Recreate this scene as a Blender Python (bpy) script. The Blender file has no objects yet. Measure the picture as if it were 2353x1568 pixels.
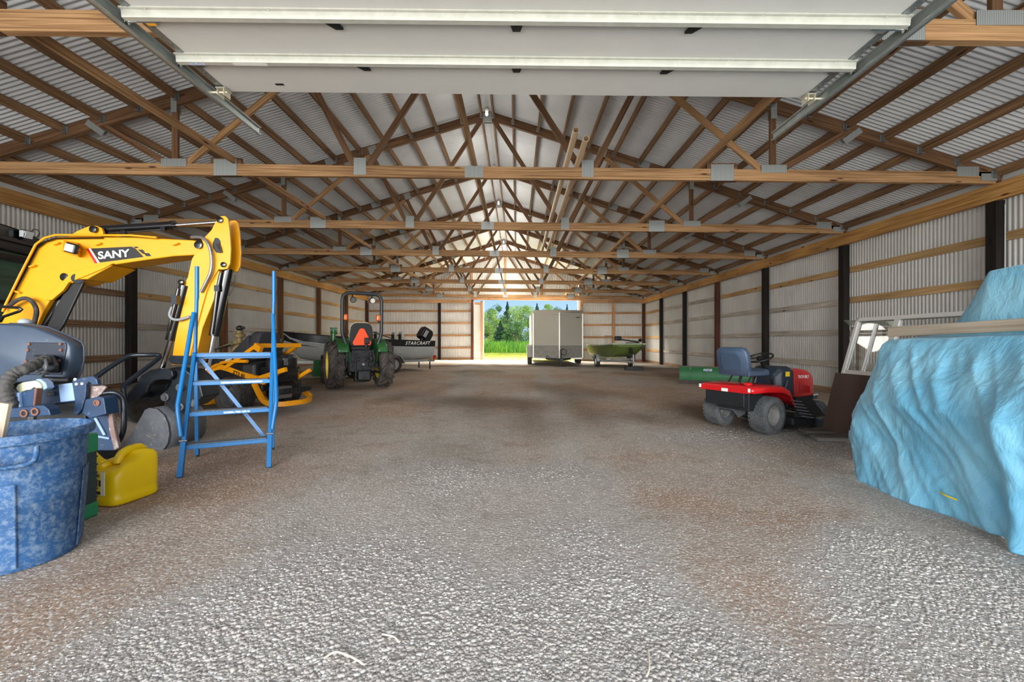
import bpy, math, random
import numpy as np
from mathutils import Vector, Matrix
random.seed(7); rng = np.random.default_rng(7)
S = bpy.context.scene; COL = S.collection
PI = math.pi
YBACK = 8.15*3.358
# ---------------------------------------------------------------- camera
cd = bpy.data.cameras.new('camera'); cam = bpy.data.objects.new('camera', cd); COL.objects.link(cam)
cam.location = (0, 0, 1.25); cam.rotation_euler = (PI/2, 0, 0)
cd.sensor_width = 36; cd.lens = 36*1000/2353; cd.clip_start = .05; cd.clip_end = 400
cd.shift_x = -10.5/2353; cd.shift_y = -1/2353
S.camera = cam
# ---------------------------------------------------------------- sky, sun, daylight
W = bpy.data.worlds.new('sky'); S.world = W; W.use_nodes = True
nt = W.node_tree; nt.nodes.clear()
_o = nt.nodes.new('ShaderNodeOutputWorld'); _b = nt.nodes.new('ShaderNodeBackground')
_tc = nt.nodes.new('ShaderNodeTexCoord'); _sp = nt.nodes.new('ShaderNodeSeparateXYZ'); _r = nt.nodes.new('ShaderNodeValToRGB')
nt.links.new(_tc.outputs['Generated'], _sp.inputs[0]); nt.links.new(_sp.outputs['Z'], _r.inputs[0])
_r.color_ramp.elements[0].position = 0; _r.color_ramp.elements[0].color = (.60, .80, 1, 1)
_r.color_ramp.elements[1].position = .5; _r.color_ramp.elements[1].color = (.42, .66, 1, 1)
_e = _r.color_ramp.elements.new(.12); _e.color = (.33, .58, 1, 1)
nt.links.new(_r.outputs[0], _b.inputs[0]); nt.links.new(_b.outputs[0], _o.inputs[0])
_b.inputs[1].default_value = .6
def lamp(name, kind, energy, loc, direction, color=(1, 1, 1), **kw):
    l = bpy.data.lights.new(name, kind); l.energy = energy; l.color = color
    for k, v in kw.items(): setattr(l, k, v)
    o = bpy.data.objects.new(name, l); COL.objects.link(o); o.location = loc
    o.rotation_euler = Vector(direction).to_track_quat('-Z', 'Y').to_euler(); return o
lamp('sun', 'SUN', 2.4, (30, 40, 40), (-.75, -.25, -1.0), (1, .93, .8), angle=.02)
lamp('daylight_front', 'AREA', 170, (-.7, -1.2, 2.6), (0, 1, .04), (1, .985, .96), shape='RECTANGLE', size=16.5, size_y=4.4)
lamp('yard_bounce', 'AREA', 850, (-.7, -3.4, .1), (0, .75, 1), (1, .98, .95), shape='RECTANGLE', size=17, size_y=5)
lamp('sky_glow_front', 'SUN', 4.2, (0, -20, 8), (0, 1, -.06), (1, .985, .96), angle=.75)
lamp('daylight_back', 'AREA', 7000, (1.0, YBACK+1.0, 5.2), (0, -.75, -1), (1, .95, .86), shape='RECTANGLE', size=7, size_y=1.6)
S.view_settings.view_transform = 'Standard'; S.view_settings.look = 'None'
S.view_settings.gamma = 1; S.view_settings.use_curve_mapping = False; S.view_settings.exposure = 0.95
S.cycles.max_bounces = 8; S.cycles.diffuse_bounces = 6; S.cycles.glossy_bounces = 3
S.cycles.transmission_bounces = 4; S.cycles.transparent_max_bounces = 8
S.cycles.use_denoising = True; S.cycles.sample_clamp_indirect = 6
S.cycles.caustics_reflective = False; S.cycles.caustics_refractive = False
# ---------------------------------------------------------------- helpers
SL = -.0105                                   # the ground and the whole barn fall to the right
def gz(x): return SL*x
def at(u, v, d): return Vector(((u-1187)*d/1000, d, 1.25-(v-783)*d/1000))
def V(*a): return Vector(a)
class MB:
    def __init__(s): s.v = []; s.f = []; s.uv = []
    def add(s, vs, fs, uvs=None):
        b = len(s.v); s.v += [tuple(x) for x in vs]
        for i, f in enumerate(fs):
            s.f.append([b+j for j in f])
            s.uv += uvs[i] if uvs else [(s.v[b+j][0], s.v[b+j][2]) for j in f]
        return s
    def box(s, c, d, R=None):
        x, y, z = d[0]/2, d[1]/2, d[2]/2
        p = [Vector((a*x, b*y, e*z)) for a in (-1, 1) for b in (-1, 1) for e in (-1, 1)]
        if R is not None: p = [R @ q for q in p]
        c = Vector(c)
        return s.add([q+c for q in p], [(0, 1, 3, 2), (4, 6, 7, 5), (0, 4, 5, 1), (2, 3, 7, 6), (0, 2, 6, 4), (1, 5, 7, 3)])
    def bar(s, p0, p1, w, h, up=(0, 0, 1), ox=0):
        p0, p1 = Vector(p0), Vector(p1); a = (p1-p0); L = a.length; a = a.normalized(); up = Vector(up)
        sd = a.cross(up)
        if sd.length < 1e-4: sd = a.cross(Vector((0, 1, 0)))
        sd.normalize(); u2 = sd.cross(a).normalized()
        q = [(-w/2, -h/2), (w/2, -h/2), (w/2, h/2), (-w/2, h/2)]
        vs = [p0+sd*x+u2*y for x, y in q]+[p1+sd*x+u2*y for x, y in q]
        r0, r1 = random.uniform(0, 50), random.uniform(0, 50)
        fs = []; us = []; per = [0, w, w+h, 2*w+h, 2*w+2*h]
        for i in range(4):
            j = (i+1) % 4; fs.append((i, j, 4+j, 4+i))
            us.append([(r0, r1+per[i]), (r0, r1+per[i+1]), (r0+L, r1+per[i+1]), (r0+L, r1+per[i])])
        fs += [(3, 2, 1, 0), (4, 5, 6, 7)]; us += [[(r0, r1), (r0, r1+w), (r0+h*.1, r1+w), (r0+h*.1, r1)]]*2
        return s.add(vs, fs, us)
    def tube(s, pts, r, n=10, closed=False, caps=True):
        P = [Vector(p) for p in pts]; m = len(P); rs = r if isinstance(r, (list, tuple)) else [r]*m
        vs = []; ref = None
        for i in range(m):
            a = P[i-1] if (i or closed) else P[i]; b = P[(i+1) % m] if (i < m-1 or closed) else P[i]
            t = (b-a)
            if t.length < 1e-9: t = Vector((0, 0, 1))
            t.normalize()
            if ref is None:
                ref = t.orthogonal().normalized()
            ref = (ref-t*ref.dot(t))
            if ref.length < 1e-6: ref = t.orthogonal()
            ref.normalize(); bi = t.cross(ref)
            vs += [P[i]+(ref*math.cos(2*PI*k/n)+bi*math.sin(2*PI*k/n))*rs[i] for k in range(n)]
        fs = []
        for i in range(m if closed else m-1):
            j = (i+1) % m
            for k in range(n):
                l = (k+1) % n; fs.append((i*n+k, i*n+l, j*n+l, j*n+k))
        if caps and not closed:
            fs.append(tuple(range(n-1, -1, -1))); fs.append(tuple((m-1)*n+k for k in range(n)))
        return s.add(vs, fs)
    def lathe(s, prof, c=(0, 0, 0), axis=(0, 0, 1), n=24, caps=True):
        ax = Vector(axis).normalized(); e = ax.orthogonal().normalized(); g = ax.cross(e); c = Vector(c); vs = []
        for r, z in prof: vs += [c+ax*z+(e*math.cos(2*PI*k/n)+g*math.sin(2*PI*k/n))*r for k in range(n)]
        fs = [(i*n+k, i*n+(k+1) % n, (i+1)*n+(k+1) % n, (i+1)*n+k) for i in range(len(prof)-1) for k in range(n)]
        if caps: fs += [tuple(range(n-1, -1, -1)), tuple((len(prof)-1)*n+k for k in range(n))]
        return s.add(vs, fs)
    def cyl(s, p0, p1, r, n=16, r2=None):
        p0, p1 = Vector(p0), Vector(p1); L = (p1-p0).length
        return s.lathe([(r, 0), (r if r2 is None else r2, L)], p0, p1-p0, n)
    def prism(s, poly, o, ex, ey, ez, t0, t1):
        o, ex, ey, ez = Vector(o), Vector(ex), Vector(ey), Vector(ez); n = len(poly)
        vs = [o+ex*x+ey*y+ez*t0 for x, y in poly]+[o+ex*x+ey*y+ez*t1 for x, y in poly]
        return s.add(vs, [tuple(range(n-1, -1, -1)), tuple(range(n, 2*n))]+[(i, (i+1) % n, n+(i+1) % n, n+i) for i in range(n)])
    def ball(s, c, r, n=16, m=10):
        r = r if isinstance(r, (tuple, list)) else (r, r, r); c = Vector(c); vs = []
        for i in range(m+1):
            th = PI*i/m
            for k in range(n):
                ph = 2*PI*k/n; vs.append(c+Vector((r[0]*math.sin(th)*math.cos(ph), r[1]*math.sin(th)*math.sin(ph), r[2]*math.cos(th))))
        return s.add(vs, [(i*n+k, (i+1)*n+k, (i+1)*n+(k+1) % n, i*n+(k+1) % n) for i in range(m) for k in range(n)])
    def loft(s, rings, closed=True, caps=True):
        n = len(rings[0]); vs = [p for r in rings for p in r]; fs = []
        for i in range(len(rings)-1):
            for k in range(n if closed else n-1):
                l = (k+1) % n; fs.append((i*n+k, i*n+l, (i+1)*n+l, (i+1)*n+k))
        if caps and closed: fs += [tuple(range(n-1, -1, -1)), tuple((len(rings)-1)*n+k for k in range(n))]
        return s.add(vs, fs)
    def build(s, name, mat, parent=None, bevel=0, smooth=0, solid=0, sub=0, seg=2, loc=None, rot=None):
        me = bpy.data.meshes.new(name); me.from_pydata(s.v, [], s.f)
        if len(s.uv) == len(me.loops):
            l = me.uv_layers.new(name='uv'); l.data.foreach_set('uv', [c for u in s.uv for c in u])
        me.update(); me.materials.append(mat)
        import bmesh
        bm = bmesh.new(); bm.from_mesh(me)
        if sub: bmesh.ops.remove_doubles(bm, verts=bm.verts, dist=1e-5)
        bmesh.ops.recalc_face_normals(bm, faces=bm.faces); bm.to_mesh(me); bm.free()
        if smooth:
            me.shade_smooth()
            if smooth < 180: me.set_sharp_from_angle(angle=math.radians(smooth))
        o = bpy.data.objects.new(name, me); COL.objects.link(o)
        if parent: o.parent = parent
        if loc: o.location = loc
        if rot: o.rotation_euler = rot
        if solid: m = o.modifiers.new('thick', 'SOLIDIFY'); m.thickness = solid
        if bevel:
            m = o.modifiers.new('bevel', 'BEVEL'); m.width = bevel; m.segments = seg; m.limit_method = 'ANGLE'; m.angle_limit = .6
        if sub: m = o.modifiers.new('sub', 'SUBSURF'); m.levels = sub; m.render_levels = sub
        return o
def tag(o, label, cat, group=None, kind=None):
    if label: o['label'] = label
    if cat: o['category'] = cat
    if group: o['group'] = group
    if kind: o['kind'] = kind
    return o
def struct(o, label=None): o['kind'] = 'structure'; o['label'] = label or o.name; return o
def thing(name, label, cat, loc=(0, 0, 0), rotz=0, group=None):
    o = bpy.data.objects.new(name, None); o.empty_display_size = .1; COL.objects.link(o)
    o.location = loc; o.rotation_euler = (0, 0, rotz); return tag(o, label, cat, group)
def dup(r, loc=None, parent=None):
    c = r.copy(); COL.objects.link(c)
    if parent: c.parent = parent
    if loc is not None: c.location = loc
    for ch in list(r.children): dup(ch, None, c)
    return c
def heading(hx, hy): return math.atan2(-hx, hy)
def text(body, mat, parent, loc, rot=None, size=.1, ext=.001, shear=0, bold=0, align='LEFT', name='lettering', M=None, sx=1, space=1):
    c = bpy.data.curves.new(name, 'FONT'); c.body = body; c.size = size; c.extrude = ext; c.shear = shear; c.offset = bold
    c.align_x = align; c.space_character = space; f = bpy.data.objects.new(name, c); COL.objects.link(f)
    me = bpy.data.meshes.new_from_object(f.evaluated_get(bpy.context.evaluated_depsgraph_get())); bpy.data.objects.remove(f); bpy.data.curves.remove(c)
    me.materials.clear(); me.materials.append(mat); me.name = name; o = bpy.data.objects.new(name, me); COL.objects.link(o)
    if parent: o.parent = parent
    if M is not None: o.matrix_local = M
    else: o.location = loc; o.rotation_euler = rot or (0, 0, 0)
    o.scale = (sx, 1, 1); return o
def frame(o, ex, ey):
    ex, ey = Vector(ex).normalized(), Vector(ey).normalized(); ez = ex.cross(ey).normalized(); ey = ez.cross(ex)
    M = Matrix((ex, ey, ez)).transposed().to_4x4(); M.translation = Vector(o); return M
def smooth_path(pts, k=6):
    P = [Vector(p) for p in pts]; out = []
    for i in range(len(P)-1):
        a, b, c, d = P[max(i-1, 0)], P[i], P[i+1], P[min(i+2, len(P)-1)]
        for j in range(k):
            t = j/k; out.append(.5*((2*b)+(c-a)*t+(2*a-5*b+4*c-d)*t*t+(3*b-a-3*c+d)*t**3))
    return out+[P[-1]]
# ---------------------------------------------------------------- materials
MATS = {}
def srgb(r, g, b):
    f = lambda c: (c/255/12.92) if c/255 <= .04045 else ((c/255+.055)/1.055)**2.4
    return (f(r), f(g), f(b), 1)
def mat(name, c, rough=.5, metal=0, var=0, vscale=8, c2=None, bump=0, bscale=60, spots=None, spot_amt=.55, spot_scale=9, spot_w=.09, coat=0, coords='Object', stretch=(1, 1, 1), trans=0, emit=0):
    m = bpy.data.materials.new(name); m.use_nodes = True; t = m.node_tree; N = t.nodes; Lk = t.links.new
    b = N['Principled BSDF']; col = srgb(*c) if max(c) > 1 else (*c, 1)
    b.inputs['Roughness'].default_value = rough; b.inputs['Metallic'].default_value = metal; b.inputs['Base Color'].default_value = col
    if coat: b.inputs['Coat Weight'].default_value = coat
    if trans: b.inputs['Transmission Weight'].default_value = trans
    if emit: b.inputs['Emission Color'].default_value = col; b.inputs['Emission Strength'].default_value = emit
    if var or bump or spots:
        tc = N.new('ShaderNodeTexCoord'); mp = N.new('ShaderNodeMapping'); Lk(tc.outputs[coords], mp.inputs[0]); mp.inputs['Scale'].default_value = stretch
        cur = None
        if var:
            n = N.new('ShaderNodeTexNoise'); n.inputs['Scale'].default_value = vscale; n.inputs['Detail'].default_value = 6; n.inputs['Roughness'].default_value = .65
            Lk(mp.outputs[0], n.inputs['Vector'])
            r = N.new('ShaderNodeValToRGB'); Lk(n.outputs['Fac'], r.inputs[0])
            d2 = srgb(*c2) if c2 else tuple(x*(1-var) for x in col[:3])+(1,)
            r.color_ramp.elements[0].position = .35; r.color_ramp.elements[0].color = d2
            r.color_ramp.elements[1].position = .65; r.color_ramp.elements[1].color = col; cur = r.outputs[0]
        if spots:
            n = N.new('ShaderNodeTexNoise'); n.inputs['Scale'].default_value = spot_scale; n.inputs['Detail'].default_value = 9; n.inputs['Roughness'].default_value = .75
            Lk(mp.outputs[0], n.inputs['Vector'])
            r = N.new('ShaderNodeValToRGB'); Lk(n.outputs['Fac'], r.inputs[0])
            r.color_ramp.elements[0].position = spot_amt; r.color_ramp.elements[1].position = spot_amt+spot_w
            r.color_ramp.elements[0].color = (0, 0, 0, 1); r.color_ramp.elements[1].color = (1, 1, 1, 1)
            mx = N.new('ShaderNodeMix'); mx.data_type = 'RGBA'; Lk(r.outputs[0], mx.inputs[0])
            if cur: Lk(cur, mx.inputs[6])
            else: mx.inputs[6].default_value = col
            mx.inputs[7].default_value = srgb(*spots); cur = mx.outputs[2]
        if cur: Lk(cur, b.inputs['Base Color'])
        if bump:
            n = N.new('ShaderNodeTexNoise'); n.inputs['Scale'].default_value = bscale; n.inputs['Detail'].default_value = 5; Lk(mp.outputs[0], n.inputs['Vector'])
            bp = N.new('ShaderNodeBump'); bp.inputs['Strength'].default_value = bump; bp.inputs['Distance'].default_value = .02
            Lk(n.outputs['Fac'], bp.inputs['Height']); Lk(bp.outputs[0], b.inputs['Normal'])
    MATS[name] = m; return m
def wood(name, light, dark, knots=(70, 42, 24), grain=26, rough=.75, mixpos=.5):
    m = bpy.data.materials.new(name); m.use_nodes = True; t = m.node_tree; N = t.nodes; Lk = t.links.new
    b = N['Principled BSDF']; b.inputs['Roughness'].default_value = rough; b.inputs['Specular IOR Level'].default_value = .25
    uv = N.new('ShaderNodeUVMap'); mp = N.new('ShaderNodeMapping'); Lk(uv.outputs[0], mp.inputs[0]); mp.inputs['Scale'].default_value = (.55, grain, 1)
    n = N.new('ShaderNodeTexNoise'); n.inputs['Scale'].default_value = 1.6; n.inputs['Detail'].default_value = 5; n.inputs['Distortion'].default_value = .8; Lk(mp.outputs[0], n.inputs['Vector'])
    r = N.new('ShaderNodeValToRGB'); Lk(n.outputs['Fac'], r.inputs[0])
    r.color_ramp.elements[0].position = mixpos-.16; r.color_ramp.elements[0].color = srgb(*dark)
    r.color_ramp.elements[1].position = mixpos+.12; r.color_ramp.elements[1].color = srgb(*light)
    mp2 = N.new('ShaderNodeMapping'); Lk(uv.outputs[0], mp2.inputs[0]); mp2.inputs['Scale'].default_value = (1.4, 6.5, 1)
    vo = N.new('ShaderNodeTexVoronoi'); vo.inputs['Scale'].default_value = 1.0; Lk(mp2.outputs[0], vo.inputs['Vector'])
    r2 = N.new('ShaderNodeValToRGB'); Lk(vo.outputs['Distance'], r2.inputs[0])
    r2.color_ramp.elements[0].position = .07; r2.color_ramp.elements[0].color = (1, 1, 1, 1); r2.color_ramp.elements[1].position = .13; r2.color_ramp.elements[1].color = (0, 0, 0, 1)
    mx = N.new('ShaderNodeMix'); mx.data_type = 'RGBA'; Lk(r2.outputs[0], mx.inputs[0]); Lk(r.outputs[0], mx.inputs[6]); mx.inputs[7].default_value = srgb(*knots)
    mp3 = N.new('ShaderNodeMapping'); Lk(uv.outputs[0], mp3.inputs[0]); mp3.inputs['Scale'].default_value = (.5, 1, 1)
    n3 = N.new('ShaderNodeTexNoise'); n3.inputs['Scale'].default_value = 1.1; n3.inputs['Detail'].default_value = 3; Lk(mp3.outputs[0], n3.inputs['Vector'])
    r3 = N.new('ShaderNodeValToRGB'); Lk(n3.outputs['Fac'], r3.inputs[0])
    r3.color_ramp.elements[0].position = .3; r3.color_ramp.elements[0].color = (.62, .6, .58, 1); r3.color_ramp.elements[1].position = .68; r3.color_ramp.elements[1].color = (1.12, 1.1, 1.08, 1)
    mu = N.new('ShaderNodeMix'); mu.data_type = 'RGBA'; mu.blend_type = 'MULTIPLY'; mu.inputs[0].default_value = 1
    Lk(mx.outputs[2], mu.inputs[6]); Lk(r3.outputs[0], mu.inputs[7]); Lk(mu.outputs[2], b.inputs['Base Color'])
    bp = N.new('ShaderNodeBump'); bp.inputs['Strength'].default_value = .25; bp.inputs['Distance'].default_value = .01; Lk(n.outputs['Fac'], bp.inputs['Height']); Lk(bp.outputs[0], b.inputs['Normal'])
    MATS[name] = m; return m
M_ = MATS
wood('truss_wood', (184, 146, 104), (128, 94, 62)); wood('truss_dark', (128, 96, 68), (84, 60, 42))
wood('purlin_wood', (148, 116, 84), (96, 70, 48)); wood('plate_wood', (206, 162, 98), (156, 108, 58))
wood('girt_yellow', (214, 182, 132), (178, 138, 90)); wood('girt_white', (212, 206, 196), (170, 162, 150)); wood('girt_brown', (170, 140, 112), (122, 94, 70))
wood('back_wood', (198, 156, 114), (146, 108, 74))
wood('post_black', (40, 34, 31), (20, 17, 16), knots=(15, 12, 10)); wood('post_brown', (120, 82, 52), (78, 50, 32)); wood('post_red', (98, 60, 46), (62, 36, 28))
wood('board_grey', (206, 192, 172), (170, 152, 132)); wood('board_weathered', (138, 132, 124), (98, 92, 86)); wood('plywood_brown', (110, 90, 80), (78, 60, 52), grain=8)
mat('sheet_white', (208, 206, 200), .42, .0, var=.14, vscale=1.2, bump=.05, bscale=3)
mat('roof_sheet', (208, 211, 213), .42, .08, var=.12, vscale=1.0)
mat('galvanised', (160, 166, 166), .42, .75, var=.25, vscale=25)
def gusset():
    m = mat('gusset_steel', (156, 160, 158), .5, .3); t = m.node_tree; N = t.nodes; Lk = t.links.new; b = N['Principled BSDF']
    tc = N.new('ShaderNodeTexCoord'); w = N.new('ShaderNodeTexWave'); w.inputs['Scale'].default_value = 20; w.inputs['Distortion'].default_value = .3; Lk(tc.outputs['Object'], w.inputs['Vector'])
    n = N.new('ShaderNodeTexNoise'); n.inputs['Scale'].default_value = 4; Lk(tc.outputs['Object'], n.inputs['Vector'])
    r = N.new('ShaderNodeValToRGB'); Lk(w.outputs['Fac'], r.inputs[0]); r.color_ramp.elements[0].position = .1; r.color_ramp.elements[0].color = srgb(104, 108, 104); r.color_ramp.elements[1].position = .5; r.color_ramp.elements[1].color = srgb(168, 172, 170)
    Lk(r.outputs[0], b.inputs['Base Color'])
gusset()
mat('door_white', (212, 210, 204), .5, 0, var=.05, vscale=3)
mat('strut_steel', (206, 206, 194), .45, .25, var=.14, vscale=12)
mat('track_steel', (176, 184, 180), .38, .6, var=.2, vscale=14)
mat('black', (18, 18, 19), .5); mat('black_gloss', (12, 12, 13), .22, 0, coat=.4); mat('rubber', (34, 34, 35), .8, var=.4, vscale=14, c2=(62, 58, 54), bump=.3)
mat('dark_steel', (52, 54, 56), .5, .5, var=.4, vscale=10); mat('chrome', (225, 225, 228), .12, 1); mat('steel', (150, 150, 150), .35, .8, var=.2)
mat('white_paint', (228, 226, 220), .5); mat('red_decal', (200, 26, 30), .4); mat('yellow_decal', (235, 205, 40), .4)
mat('glass_dark', (232, 236, 234), .02, 0, trans=.96)
# ---------------------------------------------------------------- the barn
ST = 3.358; TY = [(i+1.15)*ST for i in range(8)]           # truss and post lines
XR, XL, RX = 7.92, -9.33, -.705                              # inner faces of the posts, ridge
YB = TY[7]; HALF = (XR-XL)/2; ZC = 3.93; ZA = 6.72; PITCH = .309
def zt(o): return ZA+.1-abs(o)*PITCH                        # top of the top chord at ridge offset o
ORD = ['first', 'second', 'third', 'fourth', 'fifth', 'sixth', 'seventh', 'eighth', 'ninth', 'tenth', 'eleventh', 'twelfth', 'thirteenth', 'fourteenth', 'fifteenth']
LAM = .08; AMP = .015
def corr_wall(name, xs, y0, y1, ztop, thick):
    n = int((y1-y0)/LAM*8); ys = np.linspace(y0, y1, n+1); m = MB(); vs = []
    for y in ys:
        s_ = math.sin(2*PI*y/LAM); x = xs+AMP*max(-.75, min(.75, s_*1.3))
        vs += [(x, y, gz(xs)-.02), (x, y, ztop)]
    m.add(vs, [(2*i, 2*i+2, 2*i+3, 2*i+1) for i in range(n)])
    return struct(m.build(name, M_['sheet_white'], smooth=40), 'corrugated pale metal '+name.replace('_', ' ').replace('wall', 'side wall'))
corr_wall('wall_right', XR+.21, -.4, YB+.2, ZC+SL*XR+.02, .01); corr_wall('wall_left', XL-.21, -.4, YB+.2, ZC+SL*XL+.02, .01)
DX0, DX1, DZ = -2.1, 3.95, 3.80                             # back door opening
def back_wall():
    m = MB(); x0, x1 = XL-.21, XR+.21; LB = .1; n = int((x1-x0)/LB*8); xs = np.linspace(x0, x1, n+1)
    def strip(a, b, lo, hi):
        idx = [x for x in xs if a <= x <= b]; vs = []
        for x in idx:
            y = YB+.12+.017*max(-.7, min(.7, 1.4*math.sin(2*PI*x/LB))); vs += [(x, y, lo(x)), (x, y, hi(x))]
        m.add(vs, [(2*i, 2*i+2, 2*i+3, 2*i+1) for i in range(len(idx)-1)])
    top = lambda x: zt(x-RX)+SL*x+.03; g = lambda x: gz(x)-.02
    strip(x0, DX0-.62, g, top); strip(DX0-.62, DX1, lambda x: DZ+.03, top); strip(DX1, x1, g, top)
    return struct(m.build('wall_back', M_['sheet_white'], smooth=40), 'corrugated pale metal gable wall at the far end')
back_wall()
def roof():
    m = MB(); y0, y1 = -.6, YB+.3; n = int((y1-y0)/LAM*8); ys = np.linspace(y0, y1, n+1)
    for sg in (-1, 1):
        offs = [0, 3, 6, HALF+.45]; vs = []
        for y in ys:
            h = .014*math.sin(2*PI*y/LAM)
            vs += [(RX+sg*o, y, zt(o)+.015+h+SL*(RX+sg*o)) for o in offs]
        k = len(offs); m.add(vs, [(i*k+j, (i+1)*k+j, (i+1)*k+j+1, i*k+j+1) for i in range(n) for j in range(k-1)])
    return struct(m.build('ceiling', M_['roof_sheet'], smooth=60), 'corrugated metal roof sheets over the purlins')
roof()
def front_wall():
    m = MB(); x0, x1 = XL-.21, XR+.21; n = int((x1-x0)/LAM*8); vs = []
    for x in np.linspace(x0, x1, n+1):
        y = -.38+AMP*max(-.75, min(.75, 1.3*math.sin(2*PI*x/LAM))); vs += [(x, y, 3.78+SL*x), (x, y, zt(x-RX)+SL*x+.03)]
    m.add(vs, [(2*i, 2*i+2, 2*i+3, 2*i+1) for i in range(n)])
    struct(m.build('wall_front', M_['sheet_white'], smooth=40), 'corrugated gable sheet above the open front of the barn')
front_wall()
# trusses ------------------------------------------------
def sh(x, y, z): return V(x, y, z+SL*x)
def truss_proto():
    r = thing('roof_truss', '', 'roof truss')
    T = .076
    def bc(): m = MB(); return m
    for a, b in ((-HALF, 0), (0, HALF)):
        m = MB(); m.bar(sh(RX+a, 0, ZC+.095), sh(RX+b, 0, ZC+.095), T, .19); m.build('bottom_chord', M_['truss_wood'], r, bevel=.004)
    for sg in (-1, 1):
        m = MB(); c = lambda o: sh(RX+sg*o, 0, zt(o)-.1); m.bar(c(HALF+.1), c(0), T, .19); m.build('top_chord', M_['truss_dark'], r, bevel=.004)
    B = lambda o: sh(RX+o, 0, ZC+.12); Tp = lambda o: sh(RX+o, 0, zt(o)-.13)
    for sg in (-1, 1):
        for b, t, mm in ((4.95, 6.2, 'truss_dark'), (4.95, 4.95, 'truss_dark'), (4.85, 2.7, 'truss_wood'), (1.95, 2.85, 'truss_dark'), (1.8, .12, 'truss_dark')):
            m = MB(); m.bar(B(sg*b), Tp(sg*t), .045, .1, up=(0, 1, 0)); 
            m2 = MB(); a, e = B(sg*b), Tp(sg*t); m2.bar(a, e, .10, .045, up=(0, 1, 0)); m2.build('web', M_[mm], r, bevel=.003)
        m = MB(); m.box(sh(RX+sg*4.1, .0, ZC+.14), (.5, .06, .30)); m.build('splice_block', M_['truss_dark'], r)
    def plate(o, z, w, h, ang=0):
        m = MB(); R = Matrix.Rotation(ang, 3, 'Y')
        for s_ in (-1, 1): m.box(sh(RX+o, s_*(T/2+.004), z), (w, .006, h), R)
        m.build('nail_plate', M_['gusset_steel'], r)
    for sg in (-1, 1):
        plate(sg*4.95, ZC+.2, .42, .13); plate(sg*4.1, ZC+.13, .38, .27); plate(sg*1.88, ZC+.17, .2, .28)
        plate(sg*8.15, ZC+.19, .36, .16); plate(sg*8.5, ZC+.1, .26, .12)
        plate(sg*6.25, zt(6.25)-.2, .34, .1, -sg*.62); plate(sg*4.95, zt(4.95)-.18, .1, .3)
        plate(sg*2.78, zt(2.78)-.13, .2, .2, sg*.32); plate(sg*3.8, zt(3.8)-.1, .26, .17, sg*.32)
    plate(0, ZC+.1, .3, .19); plate(0, ZA-.05, .22, .27)
    return r
TL = ['roof truss nearest the camera, its ends showing beside the overhead door', 'second roof truss, the wide one crossing just beyond the overhead door', 'third roof truss from the front, above the yellow excavator arm',
      'fourth roof truss from the front, above the blue rolling ladder', 'fifth roof truss from the front, above the zero-turn mower', 'sixth roof truss from the front, third from the far gable', 'seventh roof truss from the front, next but one to the far gable', 'last roof truss, against the far gable wall']
tp = truss_proto(); TR = []
for i in range(8):
    t = tp if i == 0 else dup(tp); t.location = (0, TY[i] if i < 7 else YB-.06, 0); t['label'] = TL[i]; t['group'] = 'wooden roof trusses'; TR.append(t)
# purlins ------------------------------------------------
OFFS = [.14]+[.62+.6125*k for k in range(14)]
BAY = ['in the bay over the overhead door']+['between the %s and %s trusses' % (ORD[i], ORD[i+1]) for i in range(7)]
for sg, side in ((-1, 'left'), (1, 'right')):
    for k, o in enumerate(OFFS):
        proto = None
        for b in range(8):
            y0 = -.3 if b == 0 else TY[b-1]+.04; y1 = TY[b]-.04 if b < 7 else YB-.1
            x = RX+sg*o; z = zt(o)-.075
            m = MB(); m.bar(sh(x, y0, z), sh(x, y1, z), .04, .14)
            p = m.build('roof_purlin', M_['purlin_wood'])
            n = len(OFFS)-1-k
            tag(p, 'brown roof purlin, %s from the %s eave, %s' % (ORD[n], side, BAY[b]), 'purlin', 'purlins of the %s roof slope' % side)
            if b in (1, 2, 3):
                for ye, s_ in ((y0, 1), (y1, -1)):
                    h = MB(); h.box(sh(x, ye+s_*.03, z-.02), (.052, .06, .13)); h.box(sh(x, ye+s_*.004, z-.01), (.1, .006, .11))
                    h.build('joist_hanger', M_['galvanised'], p)
# long braces on top of the bottom chords
def longbrace(o, y0, y1, label):
    m = MB(); x = RX+o; m.bar(sh(x, y0, ZC+.19+.05), sh(x, y1, ZC+.19+.05), .045, .1); 
    return tag(m.build('lateral_brace', M_['truss_wood']), label, 'brace', 'long braces on the truss chords')
longbrace(-3.95, -.2, YB-.2, 'long lateral brace running the barn over the bottom chords, left of the ridge')
longbrace(.02, -.2, YB-.2, 'long lateral brace running the barn over the bottom chords, under the ridge')
longbrace(3.72, -.2, YB-.2, 'long lateral brace running the barn over the bottom chords, right of the ridge')
for x, y0, y1, lb in ((.82, 6.0, 14.3, 'tan plastic pipe lying across the bottom chords, longer left one of two'), (1.0, 6.25, 14.4, 'tan plastic pipe lying across the bottom chords, right one of two')):
    m = MB(); z = ZC+.19+.045
    n = 14; P = [sh(x, y0, z), sh(x, y1, z)]
    m.lathe([(.045, 0), (.045, y1-y0), (.037, y1-y0), (.037, 0), (.045, 0)], P[0], P[1]-P[0], n, caps=False)
    tag(m.build('plastic_pipe', mat('pipe_tan', (206, 178, 142), .5), smooth=40), lb, 'pipe', 'tan pipes stored on the trusses')
# ridge cap
m = MB(); m.add([(RX+a, y, ZA+.1+b+SL*RX) for y in (-.4, YB+.2) for a, b in ((-.3, -.05), (0, .05), (.3, -.05))], [(0, 1, 4, 3), (1, 2, 5, 4)])
struct(m.build('trim_1', M_['galvanised']), 'folded metal ridge cap')
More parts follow.
